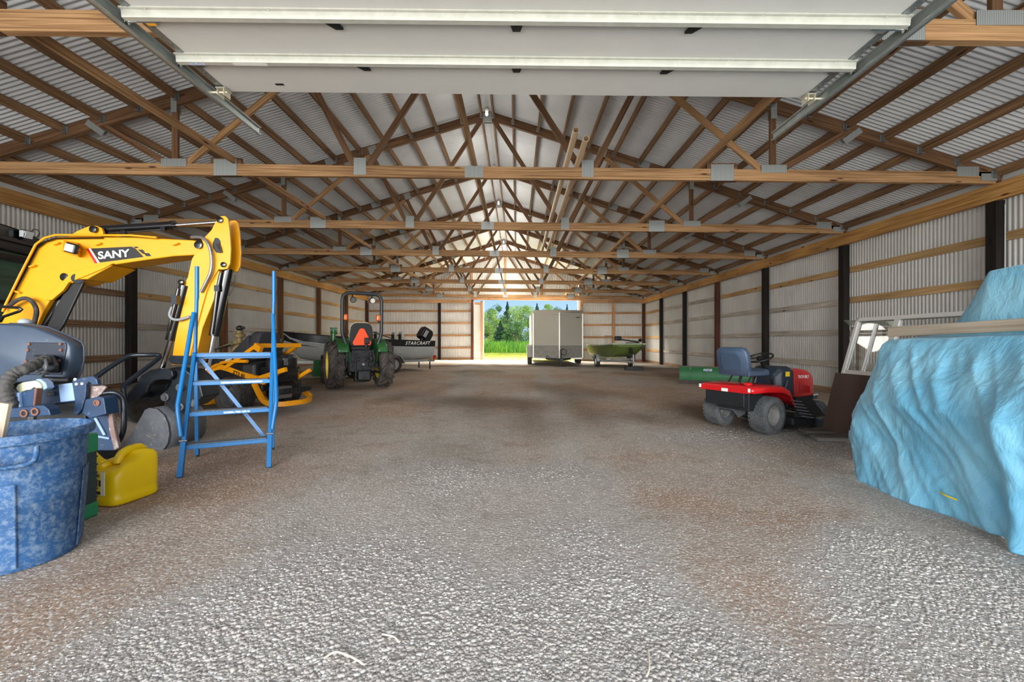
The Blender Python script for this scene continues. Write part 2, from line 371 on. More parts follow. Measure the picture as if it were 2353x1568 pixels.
# posts, girts, plates --------------------------------------------
ROWS = [.74, 1.52, 2.30, 3.05]; RN = ['lowest', 'second from the ground', 'third from the ground', 'top']
PR = ['post_black', 'post_black', 'post_black', 'post_black', 'post_red', 'post_black', 'post_black', 'post_red']
PL = ['post_black', 'post_brown', 'post_black', 'post_brown', 'post_brown', 'post_brown', 'post_brown', 'post_red']
CN = {'post_black': 'near-black', 'post_brown': 'brown', 'post_red': 'reddish-brown'}
for side, X, sg, PM in (('right', XR, 1, PR), ('left', XL, -1, PL)):
    for i in range(8):
        y = TY[i] if i < 7 else YB-.02
        m = MB(); m.bar(V(X+sg*.075, y+.05, gz(X)-.05), V(X+sg*.075, y+.05, ZC-.27+SL*X), .15, .17, up=(0, 1, 0))
        tag(m.build('wall_post', M_[PM[i]], bevel=.004), '%s wooden post of the %s wall, %s' % (CN[PM[i]], side, 'in the far corner' if i == 7 else ORD[i]+' from the front'), 'post', 'posts of the %s wall' % side)
    m = MB(); m.bar(sh(X+sg*.02, -.3, ZC-.14), sh(X+sg*.02, YB, ZC-.14), .076, .286)
    tag(m.build('wall_plate', M_['plate_wood'], bevel=.004), 'long yellowish top plate along the %s wall under the truss ends' % side, 'beam')
    m = MB(); m.bar(sh(X+sg*.18, -.3, ZC+.10), sh(X+sg*.18, YB, ZC+.10), .03, .22)
    struct(m.build('trim_2' if sg > 0 else 'trim_3', M_['white_paint']), 'pale eave strip above the %s wall' % side)
    for b in range(8):
        y0 = -.3 if b == 0 else TY[b-1]+.13; y1 = (TY[b] if b < 7 else YB-.02)-.04
        for k, z in enumerate(ROWS):
            if side == 'right': mm = 'girt_yellow' if (k == 3 and b < 5) or (k == 2 and b < 3) else ('girt_yellow' if b == 7 else 'girt_white')
            else: mm = 'girt_yellow' if k == 3 else ('girt_brown' if b < 3 else ('girt_yellow' if k == 2 else 'girt_white'))
            m = MB(); j = random.uniform(-.02, .02)
            m.bar(sh(X+sg*.17, y0, z+j), sh(X+sg*.17, y1, z+j+random.uniform(-.015, .015)), .04, .145)
            tag(m.build('wall_girt', M_[mm]), '%s horizontal girt of the %s wall, %s' % (RN[k], side, 'in the bay nearest the camera' if b == 0 else 'between the %s and %s posts' % (ORD[b-1], ORD[b])), 'girt', 'girts of the %s wall' % side)
    m = MB(); m.bar(sh(X+sg*.17, -.3, .04), sh(X+sg*.17, YB, .04), .04, .18)
    struct(m.build('baseboard_'+side, M_['girt_brown']), 'splash board at the foot of the %s wall' % side)
# back wall framing
for x, mm, lb in ((-4.85, 'post_black', 'black post of the far wall left of the open door, behind the boat'), (DX0-.68, 'post_red', 'dark post of the far wall at the left edge of the open door'), (6.1, 'back_wood', 'orange-brown post of the far wall behind the green boat'), (DX1+.12, 'back_wood', 'orange-brown post at the right edge of the open back door')):
    m = MB(); m.bar(V(x, YB-.02, gz(x)-.05), V(x, YB-.02, DZ+.02), .16, .14, up=(0, 1, 0)); tag(m.build('wall_post', M_[mm], bevel=.004), lb, 'post', 'posts of the far wall')
for a, b, w in ((XL, DX0-.75, 'left'), (DX1+.2, XR, 'right')):
    for k, z in enumerate(ROWS):
        m = MB(); m.bar(V(a, YB+.07, z-.0105*(a+b)/2), V(b, YB+.07, z-.0105*(a+b)/2), .04, .13)
        tag(m.build('wall_girt', M_['back_wood']), '%s horizontal girt of the far wall, %s of the open door' % (RN[k], w), 'girt', 'girts of the far wall')
    m = MB(); m.bar(V(a, YB-.1, 3.72), V(b, YB-.1, 3.72), .05, .22); tag(m.build('wall_plate', M_['back_wood']), 'orange-brown header beam of the far wall, %s of the open door' % w, 'beam')
    m = MB(); m.bar(V(a, YB+.06, .02-.0105*(a+b)/2), V(b, YB+.06, .02-.0105*(a+b)/2), .04, .2); struct(m.build('trim_4' if w == 'left' else 'trim_5', M_['back_wood']), 'splash board of the far wall')
m = MB(); m.bar(V(DX0-.75, YB-.02, 3.92), V(DX1+.2, YB-.02, 3.88), .06, .24); tag(m.build('door_header', M_['back_wood']), 'pale orange header beam spanning the open back doorway', 'beam')
for x, lb in ((-5.2, 'gable stud left of the ridge, farthest left'), (-2.8, 'gable stud left of the ridge, nearer the middle'), (-.72, 'gable stud under the ridge of the far wall'), (1.6, 'gable stud right of the ridge, nearer the middle'), (4.0, 'gable stud right of the ridge, farthest right')):
    m = MB(); m.bar(V(x, YB+.05, 4.0), V(x, YB+.05, zt(x-RX)+SL*x-.05), .13, .06, up=(0, 1, 0)); tag(m.build('gable_stud', M_['back_wood']), lb, 'stud', 'studs of the far gable')
# sliding back door leaf, seen almost edge-on at the left of the opening
r = thing('door_2', 'sliding back door leaf pushed open, horizontal ribs showing at the left of the opening', 'sliding door', (0, 0, 0)); r['kind'] = 'structure'
m = MB(); n = 220; vs = []
for i in range(n+1):
    z = .05+3.6*i/n; y = YB+.16+.012*math.sin(2*PI*z/.1); vs += [(DX0-.62, y, z), (DX0-.12, y, z)]
m.add(vs, [(2*i, 2*i+1, 2*i+3, 2*i+2) for i in range(n)]); m.build('door_sheet', M_['sheet_white'], r, smooth=40)
m = MB(); m.bar(V(DX0-.1, YB+.15, .0), V(DX0-.1, YB+.15, 3.76), .15, .09, up=(0, 1, 0)); m.bar(V(DX0-.6, YB+.15, 3.6), V(DX0, YB+.15, 3.6), .06, .12); m.build('door_frame', M_['back_wood'], r)
m = MB(); m.bar(V(DX0+.0, YB+.16, 0), V(DX0+.0, YB+.16, 3.78), .05, .1, up=(0, 1, 0)); m.build('door_edge', M_['white_paint'], r)
m = MB(); m.bar(V(DX1+.0, YB+.02, 2.9), V(DX1+.0, YB+.02, 3.78), .2, .16, up=(0, 1, 0)); struct(m.build('trim_6', M_['white_paint']), 'white metal trim at the top right of the back doorway')
# added lamp fixtures at the ridge, dressing for unseen fill lights below them
bm_ = mat('added_bulb', (255, 246, 230), .3, emit=3)
for i in range(1, 8):
    x, y, z = RX, TY[i]-.3, ZA-.02+SL*RX
    r = thing('added_ridge_lamp', 'small added white lamp at the ridge by the %s truss' % ORD[i], 'lamp', (x, y, z), 0, 'added lamps along the ridge')
    m = MB(); m.lathe([(.0, 0), (.05, 0), (.05, -.03), (.03, -.05), (0, -.05)], n=16); m.build('added_holder', M_['white_paint'], r, smooth=40)
    m = MB(); m.ball((0, 0, -.1), (.035, .035, .05), 14, 8); m.build('added_bulb', bm_, r, smooth=180)
    l = bpy.data.lights.new('ridge_fill_light', 'POINT'); l.energy = 18+9*i; l.shadow_soft_size = .5; l.color = (1, .95, .87); o = bpy.data.objects.new('ridge_fill_light', l); COL.objects.link(o); o.location = (x, y+1.5 if i < 7 else y-1.2, z-1.7)  # added fill light, set well below and along from its fixture
# ---------------------------------------------------------------- floor
def nz(x, y, s, seed=0):
    from mathutils import noise
    return noise.noise(Vector((x*s+seed, y*s-seed, seed*.37)))
def floor_h(x, y):
    return gz(x)+.012*nz(x, y, .55, 3)+.008*nz(x, y, 1.4, 9)
def sstep(a, b, x): t = max(0, min(1, (x-a)/(b-a))); return t*t*(3-2*t)
def gravel_mask(x, y):            # 1 = clean gravel, 0 = trodden dirt
    g = .40+.55*nz(x, y, .42, 5)+.5*nz(x, y, 1.1, 8)
    g += 1.0*math.exp(-((x+.1)/1.2)**2)*math.exp(-((y-1.75)/.55)**2)+.35*math.exp(-((x-.35-.03*y)/.3)**2)*sstep(9, 2, y)+.3*math.exp(-((x+.3+.1*y)/.3)**2)*sstep(9, 2, y)
    g += .5*math.exp(-((x-2.5)/.6)**2)*math.exp(-((y-2.5)/.6)**2)-.5*math.exp(-((x+2.3)/.7)**2)-.35*sstep(5, 9, y)-.35*math.exp(-((x-1.1)/.25)**2)*sstep(4, 1.5, y)
    return max(0, min(1, g))
def brown_mask(x, y):             # 1 = brown soil, 0 = grey dust
    b = .30+.55*nz(x, y, .5, 21)+.3*nz(x, y, 1.6, 25)+.5*sstep(-1.1, -2.4, x)*sstep(6, 2, y)+.45*math.exp(-((x-3.2)/1.0)**2)*math.exp(-((y-5.2)/1.3)**2)+.28*sstep(4.5, 8, y)-.22*sstep(14, 22, y)
    b -= .45*math.exp(-((x-.5-.03*y)/.3)**2)+.45*math.exp(-((x+.3+.1*y)/.35)**2)+.5*math.exp(-(x/1.1)**2)*sstep(3.4, 2, y)
    return max(0, min(1, b))
def dark_mask(x, y): return max(0, min(1, .22+.8*nz(x, y, .35, 41)+.4*nz(x*1.6, y*.6, .9, 44)+.45*sstep(5.5, 8.5, y)*sstep(13, 9, y)*math.exp(-((x-.3)/3.5)**2)))*(.15+.85*sstep(2.6, 5, y))  # random darker brown patches, stronger mid-barn, faint near the front
m = MB(); nx, ny = 150, 230
xs = np.linspace(XL-.3, XR+.3, nx+1); ys = -1.2+(YB+1.3)*np.linspace(0, 1, ny+1)**1.5
fl = [(x, y, floor_h(x, y)) for y in ys for x in xs]
m.add(fl, [(j*(nx+1)+i, j*(nx+1)+i+1, (j+1)*(nx+1)+i+1, (j+1)*(nx+1)+i) for j in range(ny) for i in range(nx)])
def put_attrs(me):
    for nm, fn in (('gravel', gravel_mask), ('soil', brown_mask), ('dark_tone', dark_mask)):
        a = me.attributes.new(nm, 'FLOAT', 'POINT'); a.data.foreach_set('value', [fn(v.co.x, v.co.y) for v in me.vertices])
def floor_mat():
    mt = bpy.data.materials.new('gravel_floor'); mt.use_nodes = True; t = mt.node_tree; N = t.nodes; Lk = t.links.new; b = N['Principled BSDF']
    b.inputs['Roughness'].default_value = .95; b.inputs['Specular IOR Level'].default_value = .15
    tc = N.new('ShaderNodeTexCoord'); ob = tc.outputs['Object']
    def noise(scale, det=6, rough=.6, st=None):
        n = N.new('ShaderNodeTexNoise'); n.inputs['Scale'].default_value = scale; n.inputs['Detail'].default_value = det; n.inputs['Roughness'].default_value = rough
        if st: mp = N.new('ShaderNodeMapping'); mp.inputs['Scale'].default_value = st; Lk(ob, mp.inputs[0]); Lk(mp.outputs[0], n.inputs['Vector'])
        else: Lk(ob, n.inputs['Vector'])
        return n.outputs['Fac']
    def ramp(f, p0, c0, p1, c1):
        r = N.new('ShaderNodeValToRGB'); Lk(f, r.inputs[0]); r.color_ramp.elements[0].position = p0; r.color_ramp.elements[0].color = c0; r.color_ramp.elements[1].position = p1; r.color_ramp.elements[1].color = c1; return r.outputs[0]
    def mix(f, a, c, mode='MIX'):
        x = N.new('ShaderNodeMix'); x.data_type = 'RGBA'; x.blend_type = mode
        for i, q in ((0, f), (6, a), (7, c)):
            if hasattr(q, 'is_linked'): Lk(q, x.inputs[i])
            else: x.inputs[i].default_value = q
        return x.outputs[2]
    K = (0, 0, 0, 1); Wh = (1, 1, 1, 1)
    vo = N.new('ShaderNodeTexVoronoi'); vo.inputs['Scale'].default_value = 46; Lk(ob, vo.inputs['Vector'])
    vs = N.new('ShaderNodeTexVoronoi'); vs.inputs['Scale'].default_value = 110; Lk(ob, vs.inputs['Vector'])
    sep = N.new('ShaderNodeSeparateColor'); Lk(vo.outputs['Color'], sep.inputs[0])
    stone = ramp(sep.outputs[0], 0, srgb(148, 141, 134), 1, srgb(194, 190, 184))
    stone = mix(ramp(vo.outputs['Distance'], .35, K, .75, (.75, .75, .75, 1)), stone, srgb(146, 138, 130))
    grey = mix(noise(9, 8, .75), srgb(176, 168, 159), srgb(146, 136, 126))
    brown = mix(noise(7, 8, .75), srgb(170, 144, 122), srgb(140, 114, 94))
    def attr(nm, wob, p0, p1):
        a = N.new('ShaderNodeAttribute'); a.attribute_name = nm; q = N.new('ShaderNodeMath'); q.operation = 'MULTIPLY_ADD'; Lk(noise(5.5, 8, .75), q.inputs[0]); q.inputs[1].default_value = wob
        z = N.new('ShaderNodeMath'); z.operation = 'ADD'; Lk(a.outputs['Fac'], z.inputs[0]); z.inputs[1].default_value = -wob/2; Lk(z.outputs[0], q.inputs[2]); return ramp(q.outputs[0], p0, K, p1, Wh)
    dirt = mix(attr('soil', .7, .25, .8), grey, brown)
    sep2 = N.new('ShaderNodeSeparateColor'); Lk(vs.outputs['Color'], sep2.inputs[0])
    chips = ramp(sep2.outputs[1], .78, K, .86, Wh)
    dirt = mix(chips, dirt, srgb(200, 194, 186))
    dirt = mix(ramp(noise(3, 6, .7), .52, K, .75, (.55, .55, .55, 1)), dirt, srgb(118, 100, 86))
    base = mix(attr('gravel', .9, .32, .72), dirt, stone)
    dk = N.new('ShaderNodeMath'); dk.operation = 'MULTIPLY'; Lk(attr('dark_tone', .6, .3, .9), dk.inputs[0]); dk.inputs[1].default_value = .78
    base = mix(dk.outputs[0], base, srgb(98, 82, 66))
    Lk(base, b.inputs['Base Color'])
    ad = N.new('ShaderNodeMath'); ad.operation = 'MULTIPLY_ADD'; Lk(vo.outputs['Distance'], ad.inputs[0]); ad.inputs[1].default_value = -1; Lk(noise(60, 5, .7), ad.inputs[2])
    bp = N.new('ShaderNodeBump'); bp.inputs['Strength'].default_value = .35; bp.inputs['Distance'].default_value = .02; Lk(ad.outputs[0], bp.inputs['Height']); Lk(bp.outputs[0], b.inputs['Normal'])
    return mt
fo = m.build('floor', floor_mat(), smooth=180); put_attrs(fo.data); struct(fo, 'gravel and dirt floor of the barn')
# ---------------------------------------------------------------- raised overhead door
def garage_door():
    r = thing('door_1', 'white sectional overhead door raised flat under the roof with steel struts', 'garage door'); r['kind'] = 'structure'
    Z = 3.65; J = [4.25, 3.76, 3.25, 2.74, 2.23, 1.72]; XA, XB = -2.80, 2.79
    for i in range(5):
        m = MB(); m.add([sh(x, y, Z+t) for t in (0, .045) for y in (J[i+1]+.004, J[i]-.004) for x in (XA, XB)], [(0, 2, 3, 1), (4, 5, 7, 6), (0, 1, 5, 4), (2, 6, 7, 3), (0, 4, 6, 2), (1, 3, 7, 5)])
        p = m.build('panel', M_['door_white'], r, bevel=.003)
        for x in (XA-.03, XB+.03):
            m = MB(); m.add([sh(x+a, y, Z+t) for t in (-.006, .045) for y in (J[i+1]+.01, J[i]-.01) for a in (-.03, .03)], [(0, 2, 3, 1), (4, 5, 7, 6), (0, 1, 5, 4), (2, 6, 7, 3), (0, 4, 6, 2), (1, 3, 7, 5)])
            for k in range(7): m.box(sh(x+.012, J[i+1]+.06+k*.06, Z-.008), (.008, .025, .004))
            m.build('end_stile', M_['galvanised'], p)
    for i in (1, 2, 3, 4):
        y = J[i]
        m = MB(); prof = [(-.085, 0), (-.085, -.012), (-.062, -.012), (-.055, -.062), (-.012, -.062), (-.004, -.012), (.012, -.012), (.012, 0)]
        rings = [[sh(x, y+a-.012, Z+b-.001) for a, b in prof] for x in (XA-.09, XB+.09)]
        m.loft(rings); s = m.build('strut', M_['strut_steel'], r)
        m = MB()
        for x in np.linspace(XA+.1, XB-.1, 7): m.lathe([(.0, -.005), (.008, -.005), (.008, .003), (0, .003)], sh(x, y-.09, Z-.012), (0, 0, 1), 8)
        m.build('strut_bolts', M_['chrome'], s)
        for x in ((-1.42, 0, 1.38) if i % 2 == 0 else (-1.38, 0, 1.36)):
            m = MB(); e = .06*(1 if x < -.5 else (-1 if x > .5 else 0))
            m.prism([(-.055, 0), (.055, 0), (.03+e, .10), (e-.03, .10)], sh(x, y+.0, Z-.012), (1, 0, 0), (0, 1, SL), (0, 0, 1), -.012, .006)
            m.lathe([(.012, -.06), (.012, .06)], sh(x, y+.008, Z-.02), (1, 0, 0), 10)
            m.build('hinge', M_['dark_steel'], r, bevel=.004)
        for x, d in ((XA, -1), (XB, 1)):
            m = MB(); m.cyl(sh(x-d*.12, y+.03, Z-.025), sh(x+d*.13, y+.03, Z-.025), .009, 8); m.lathe([(.008, 0), (.023, .004), (.023, .02), (.008, .024)], sh(x+d*.12, y+.03, Z-.025), (d, 0, 0), 14)
            m.box(sh(x-d*.02, y+.035, Z-.015), (.07, .09, .012)); m.build('roller', M_['chrome'], r)
    for x, d in ((XA-.02, -1), (XB+.02, 1)):
        m = MB(); m.box(sh(x, 4.19, Z-.02), (.09, .11, .008)); m.box(sh(x-d*.03, 4.19, Z-.05), (.007, .1, .07)); m.box(sh(x+d*.03, 4.19, Z-.05), (.007, .1, .07))
        m.cyl(sh(x-d*.05, 4.17, Z-.05), sh(x+d*.13, 4.17, Z-.05), .011, 10); m.build('bottom_bracket', mat('cream_steel', (206, 200, 178), .45, .4), r)
    m = MB(); m.add([sh(x, y, Z-.013-.05) for x, y in ((-2.77, 3.71), (-2.64, 3.71), (-2.64, 3.74), (-2.77, 3.74))], [(0, 1, 2, 3)]); 
    def sticker(x0, x1, y0, y1, z, mm, nm):
        m = MB(); m.add([sh(x, y, z+t) for t in (0, .001) for x, y in ((x0, y0), (x1, y0), (x1, y1), (x0, y1))], [(0, 1, 2, 3), (7, 6, 5, 4), (0, 4, 5, 1), (1, 5, 6, 2), (2, 6, 7, 3), (3, 7, 4, 0)]); return m.build(nm, mm, r)
    sticker(-2.42, -2.13, 3.705, 3.735, Z-.0645, M_['white_paint'], 'sticker'); sticker(-2.8, -2.66, 3.705, 3.735, Z-.0645, mat('sticker_blue', (120, 150, 200), .5, var=.8, vscale=60, c2=(225, 228, 232)), 'sticker')
    sticker(-2.28, -2.2, 4.1, 4.13, Z-.0015, M_['dark_steel'], 'sticker')
garage_door()
for sx, nm in ((-1, 'left'), (1, 'right')):
    X = -2.965 if sx < 0 else 2.955
    m = MB(); prof = [(-.0, -.045), (.03, -.045), (.03, -.035), (.008, -.035), (.008, .035), (.03, .035), (.03, .045), (0, .045)]
    m.loft([[sh(X-sx*(a-.0), y, 3.625+b) for a, b in prof] for y in np.linspace(1.3, 5.0, 5)])
    r = tag(m.build('door_track', M_['track_steel']), 'galvanised horizontal door track %s of the raised overhead door' % nm, 'track')
    m = MB(); m.loft([[sh(X+sx*a, y, 3.60+b) for a, b in ((.0, 0), (.05, 0), (.05, .006), (.006, .006), (.006, .05), (0, .05))] for y in (1.3, 4.45)]); m.build('track_angle', M_['galvanised'], r)
    for y in (2.2, TY[0]+.06):
        m = MB(); m.bar(sh(X+sx*.02, y, 3.6), sh(X+sx*.02, y, ZC+.05), .03, .005, up=(0, 1, 0)); m.build('hanger', M_['galvanised'], r)
# ---------------------------------------------------------------- near left
mat('can_blue', (34, 82, 130), .65, var=.25, vscale=5, spots=(112, 132, 152), spot_amt=.46, spot_w=.2, spot_scale=30, bump=.1, bscale=40)
mat('ladder_blue', (6, 100, 158), .42, var=.12, vscale=6, spots=(170, 190, 205), spot_amt=.70, spot_scale=30)
mat('sany_yellow', (216, 148, 4), .38, var=.08, vscale=4, coat=.25, spots=(120, 88, 22), spot_amt=.72, spot_scale=22)
mat('diesel_yellow', (232, 192, 4), .38, var=.06, vscale=8); mat('grating', (140, 150, 156), .5, .4, var=.5, vscale=70, bump=.4, bscale=200)
mat('dirty_steel', (112, 116, 122), .55, .3, var=.35, vscale=7, spots=(146, 142, 136), spot_amt=.56, spot_scale=18, bump=.2, bscale=90)
mat('thumb_black', (44, 52, 60), .4, .3, var=.5, vscale=9, spots=(100, 106, 112), spot_amt=.62, spot_scale=24)
def trash_can():
    x, y = -2.84, 2.46; z0 = gz(x); H = .725
    r = thing('trash_can', 'dusty blue round plastic trash can at the front left', 'trash can', (x, y, z0))
    prof = [(0, .012), (.245, .012), (.262, .0), (.268, .03), (.284, .34), (.287, .345), (.287, .375), (.286, .38), (.302, .665), (.306, .67), (.328, .675), (.332, .685), (.332, .712), (.326, .725), (.312, .725), (.304, .70), (.294, .66), (.27, .05), (0, .045)]
    m = MB(); m.lathe(prof, n=64, caps=False); m.build('can_body', M_['can_blue'], r, smooth=35)
    for k in range(12):
        a = 2*PI*k/12+.1; m = MB(); R = Matrix.Rotation(a, 3, 'Z')
        m.add([R @ V(rr, dy, zz) for rr, zz in ((.262, .02), (.2925, .47)) for dy in (-.075, .075)]+[R @ V(rr+.006, dy, zz) for rr, zz in ((.262, .02), (.2895, .47)) for dy in (-.07, .07)], [(0, 1, 3, 2), (4, 6, 7, 5), (0, 2, 6, 4), (1, 5, 7, 3), (2, 3, 7, 6), (0, 4, 5, 1)])
        if k % 3 == 1: m.build('side_panel', M_['can_blue'], r, bevel=.006)
    for a in (-.75, 2.4):
        R = Matrix.Rotation(a, 3, 'Z'); P = [R @ V(.315+b, c, d) for b, c, d in ((0, -.09, .655), (.03, -.085, .60), (.035, -.05, .575), (.035, .05, .575), (.03, .085, .60), (0, .09, .655))]
        m = MB(); m.tube(smooth_path(P, 5), .012, 8); m.build('handle', M_['can_blue'], r, smooth=60)
    b = MB(); b.bar(V(x-.19, y-.02, z0+.06), V(x-.085, y+.02, z0+.865), .085, .022, up=(0, 1, 0))
    tag(b.build('offcut_board', M_['board_grey'], bevel=.002), 'pale board offcut standing in the blue trash can', 'board')
trash_can()
def tote():
    r = thing('plastic_tote', 'green plastic bin with dark ribbed sides standing on end behind the trash can', 'bin', (-3.12, 2.93, gz(-3)), .05)
    gm = mat('tote_green', (38, 140, 92), .4, var=.2, vscale=5); dk = mat('tote_dark', (46, 62, 66), .45, var=.2)
    m = MB(); m.box((0, 0, .05), (.40, .22, .10)); m.build('lid_band', gm, r, bevel=.012)
    m = MB(); m.box((0, 0, .51), (.40, .22, .13)); m.build('rim_band', gm, r, bevel=.012)
    m = MB(); m.box((0, 0, .27), (.385, .205, .36))
    for k in range(6): m.box((0, 0, .13+k*.056), (.395, .215, .012))
    m.build('tub', dk, r, bevel=.004)
tote()
def diesel_can():
    x, y = -3.03, 3.36
    r = thing('fuel_can', 'yellow plastic diesel can with an upright spout beside the blue trash can', 'fuel can', (x, y, gz(x)), -.17)
    def ring(hx, hy, z, cx=0, cy=0, n=32, e=5):
        out = []
        for k in range(n):
            a = 2*PI*k/n; c, s = math.cos(a), math.sin(a)
            out.append(V(cx+hx*math.copysign(abs(c)**(2/e), c), cy+hy*math.copysign(abs(s)**(2/e), s), z(cx, cy, c, s) if callable(z) else z))
        return out
    def zt_(h): return lambda cx, cy, c, s: h+.045*max(-1, min(1, s*1.4))
    m = MB(); k_ = 1.1; m.loft([ring(a*k_, b*k_, z) for a, b, z in ((.10, .13, .0), (.125, .155, .004), (.132, .163, .02), (.132, .163, .06), (.127, .158, .075), (.131, .162, .10), (.132, .163, .2), (.131, .162, zt_(.255)), (.125, .156, zt_(.285)), (.108, .14, zt_(.306)), (.07, .11, zt_(.318)), (.02, .04, zt_(.32)))])
    m.build('can_body', M_['diesel_yellow'], r, smooth=180)
    m = MB(); P = [V(.0, -.05, .28), V(0, -.02, .345), V(0, .05, .372), V(0, .12, .372), V(0, .158, .33)]; m.tube(smooth_path(P, 6), [.03]*13+[.026]*12, 12); m.build('handle', M_['diesel_yellow'], r, smooth=180)
    m = MB(); m.lathe([(.042, 0), (.046, .01), (.046, .03), (.04, .036), (.03, .04), (.026, .06)], (-.05, -.1, .262), (-.35, -.1, .9), 20); m.build('spout_collar', M_['diesel_yellow'], r, smooth=40)
    m = MB(); m.tube([(-.07, -.106, .31), (-.11, -.112, .35), (-.18, -.12, .42), (-.20, -.123, .438)], [.023, .02, .018, .014], 14); m.build('spout', M_['diesel_yellow'], r, smooth=40)
    lb = MB(); lb.box((-.0, -.1805, .17), (.115, .003, .17)); L = lb.build('label', M_['white_paint'], r)
    q = MB(); q.box((-.015, -.1829, .17), (.085, .002, .165)); q.build('label_panel', M_['yellow_decal'], L)
    text('DIESEL', M_['black'], L, (-.055, -.185, .222), (PI/2, 0, 0), .026, .0004, bold=.0008)
    q = MB(); q.tube([(-.005, -.1845, .205), (-.005, -.1845, .155), (-.02, -.1845, .143), (-.03, -.1845, .152)], .005, 6); q.box((.02, -.1845, .175), (.016, .002, .045)); q.box((-.015, -.1845, .105), (.08, .002, .022)); q.build('pump_symbol', M_['black'], L)
diesel_can()
def ladder():
    O = V(-3.0, 3.88, 0); w = V(.894, .447, 0); b = V(-.447, .894, 0)
    def L(a, t, z): p = O+w*a+b*t; return V(p.x, p.y, z+gz(O.x))
    r = thing('rolling_ladder', 'blue steel four-step rolling ladder with handrail poles', 'ladder')
    WD = .69; R = Matrix((w, b, V(0, 0, 1))).transposed(); bl = M_['ladder_blue']
    for a in (.0, WD):
        m = MB(); m.bar(L(a, .0, .24*0+.02), L(a, .6, 1.09), .032, .05, up=-b); p = m.build('front_rail', bl, r, bevel=.004)
        m = MB(); m.bar(L(a, -.012, 0), L(a, .135, .28), .042, .056, up=-b); m.build('foot_sleeve', bl, p, bevel=.004)
        m = MB(); m.lathe([(.0, -.03), (.009, -.03), (.009, .03), (0, .03)], L(a, .11, .30), w, 8); m.build('bolt', M_['steel'], p)
        m = MB(); m.bar(L(a, .72, .03), L(a, .66, 1.07), .032, .032, up=-b); p2 = m.build('rear_leg', bl, r, bevel=.004)
        m = MB(); m.lathe([(.012, -.012), (.04, -.012), (.045, 0), (.04, .012), (.012, .012)], L(a, .76, .045), w, 16); m.build('caster', M_['rubber'], p2)
        m = MB(); m.tube([L(a+.005, .60, 1.0), L(a+.005, .62, 1.25), L(a+.01, .64, 1.62), L(a+.012, .645, 1.66), L(a+.012, .65, 1.98)], [.017, .017, .017, .019, .019], 10); m.build('handrail_pole', bl, r, smooth=60)
        s = -1 if a == 0 else 1
        P = [L(a+s*.005, .60, 1.50), L(a+s*.01, .57, 1.44), L(a+s*.05, .24, .72), L(a+s*.055, .19, .62), L(a+s*.05, .17, .56), L(a+s*.02, .14, .34)]
        m = MB(); m.tube(P, .02, 10); m.build('side_rail', bl, r, smooth=60)
    for k, z in enumerate((.255, .535, .815, 1.09)):
        t = .55*z; m = MB(); c = L(WD/2, t+.05, z-.022); m.box(c, (WD-.02, .15, .038), R); p = m.build('step', bl, r, bevel=.004)
        m = MB(); m.box(L(WD/2, t+.055, z-.001), (WD-.06, .12, .006), R); m.build('tread', M_['grating'], p)
        if k in (1, 2):
            m = MB(); m.box(L(WD*(.62 if k == 2 else .58), t-.026, z-.02), (.36 if k == 2 else .22, .002, .02), R); m.build('worn_sticker', mat('worn_white', (214, 222, 226), .6, var=.6, vscale=50, c2=(60, 120, 180)), p)
    m = MB(); m.bar(L(.03, .64, 1.05), L(.62, .5, .2), .035, .012, up=-b); m.build('diagonal_brace', bl, r)
    m = MB(); m.bar(L(0, .66, 1.05), L(WD, .66, 1.05), .03, .04); m.build('rear_bar', bl, r)
ladder()
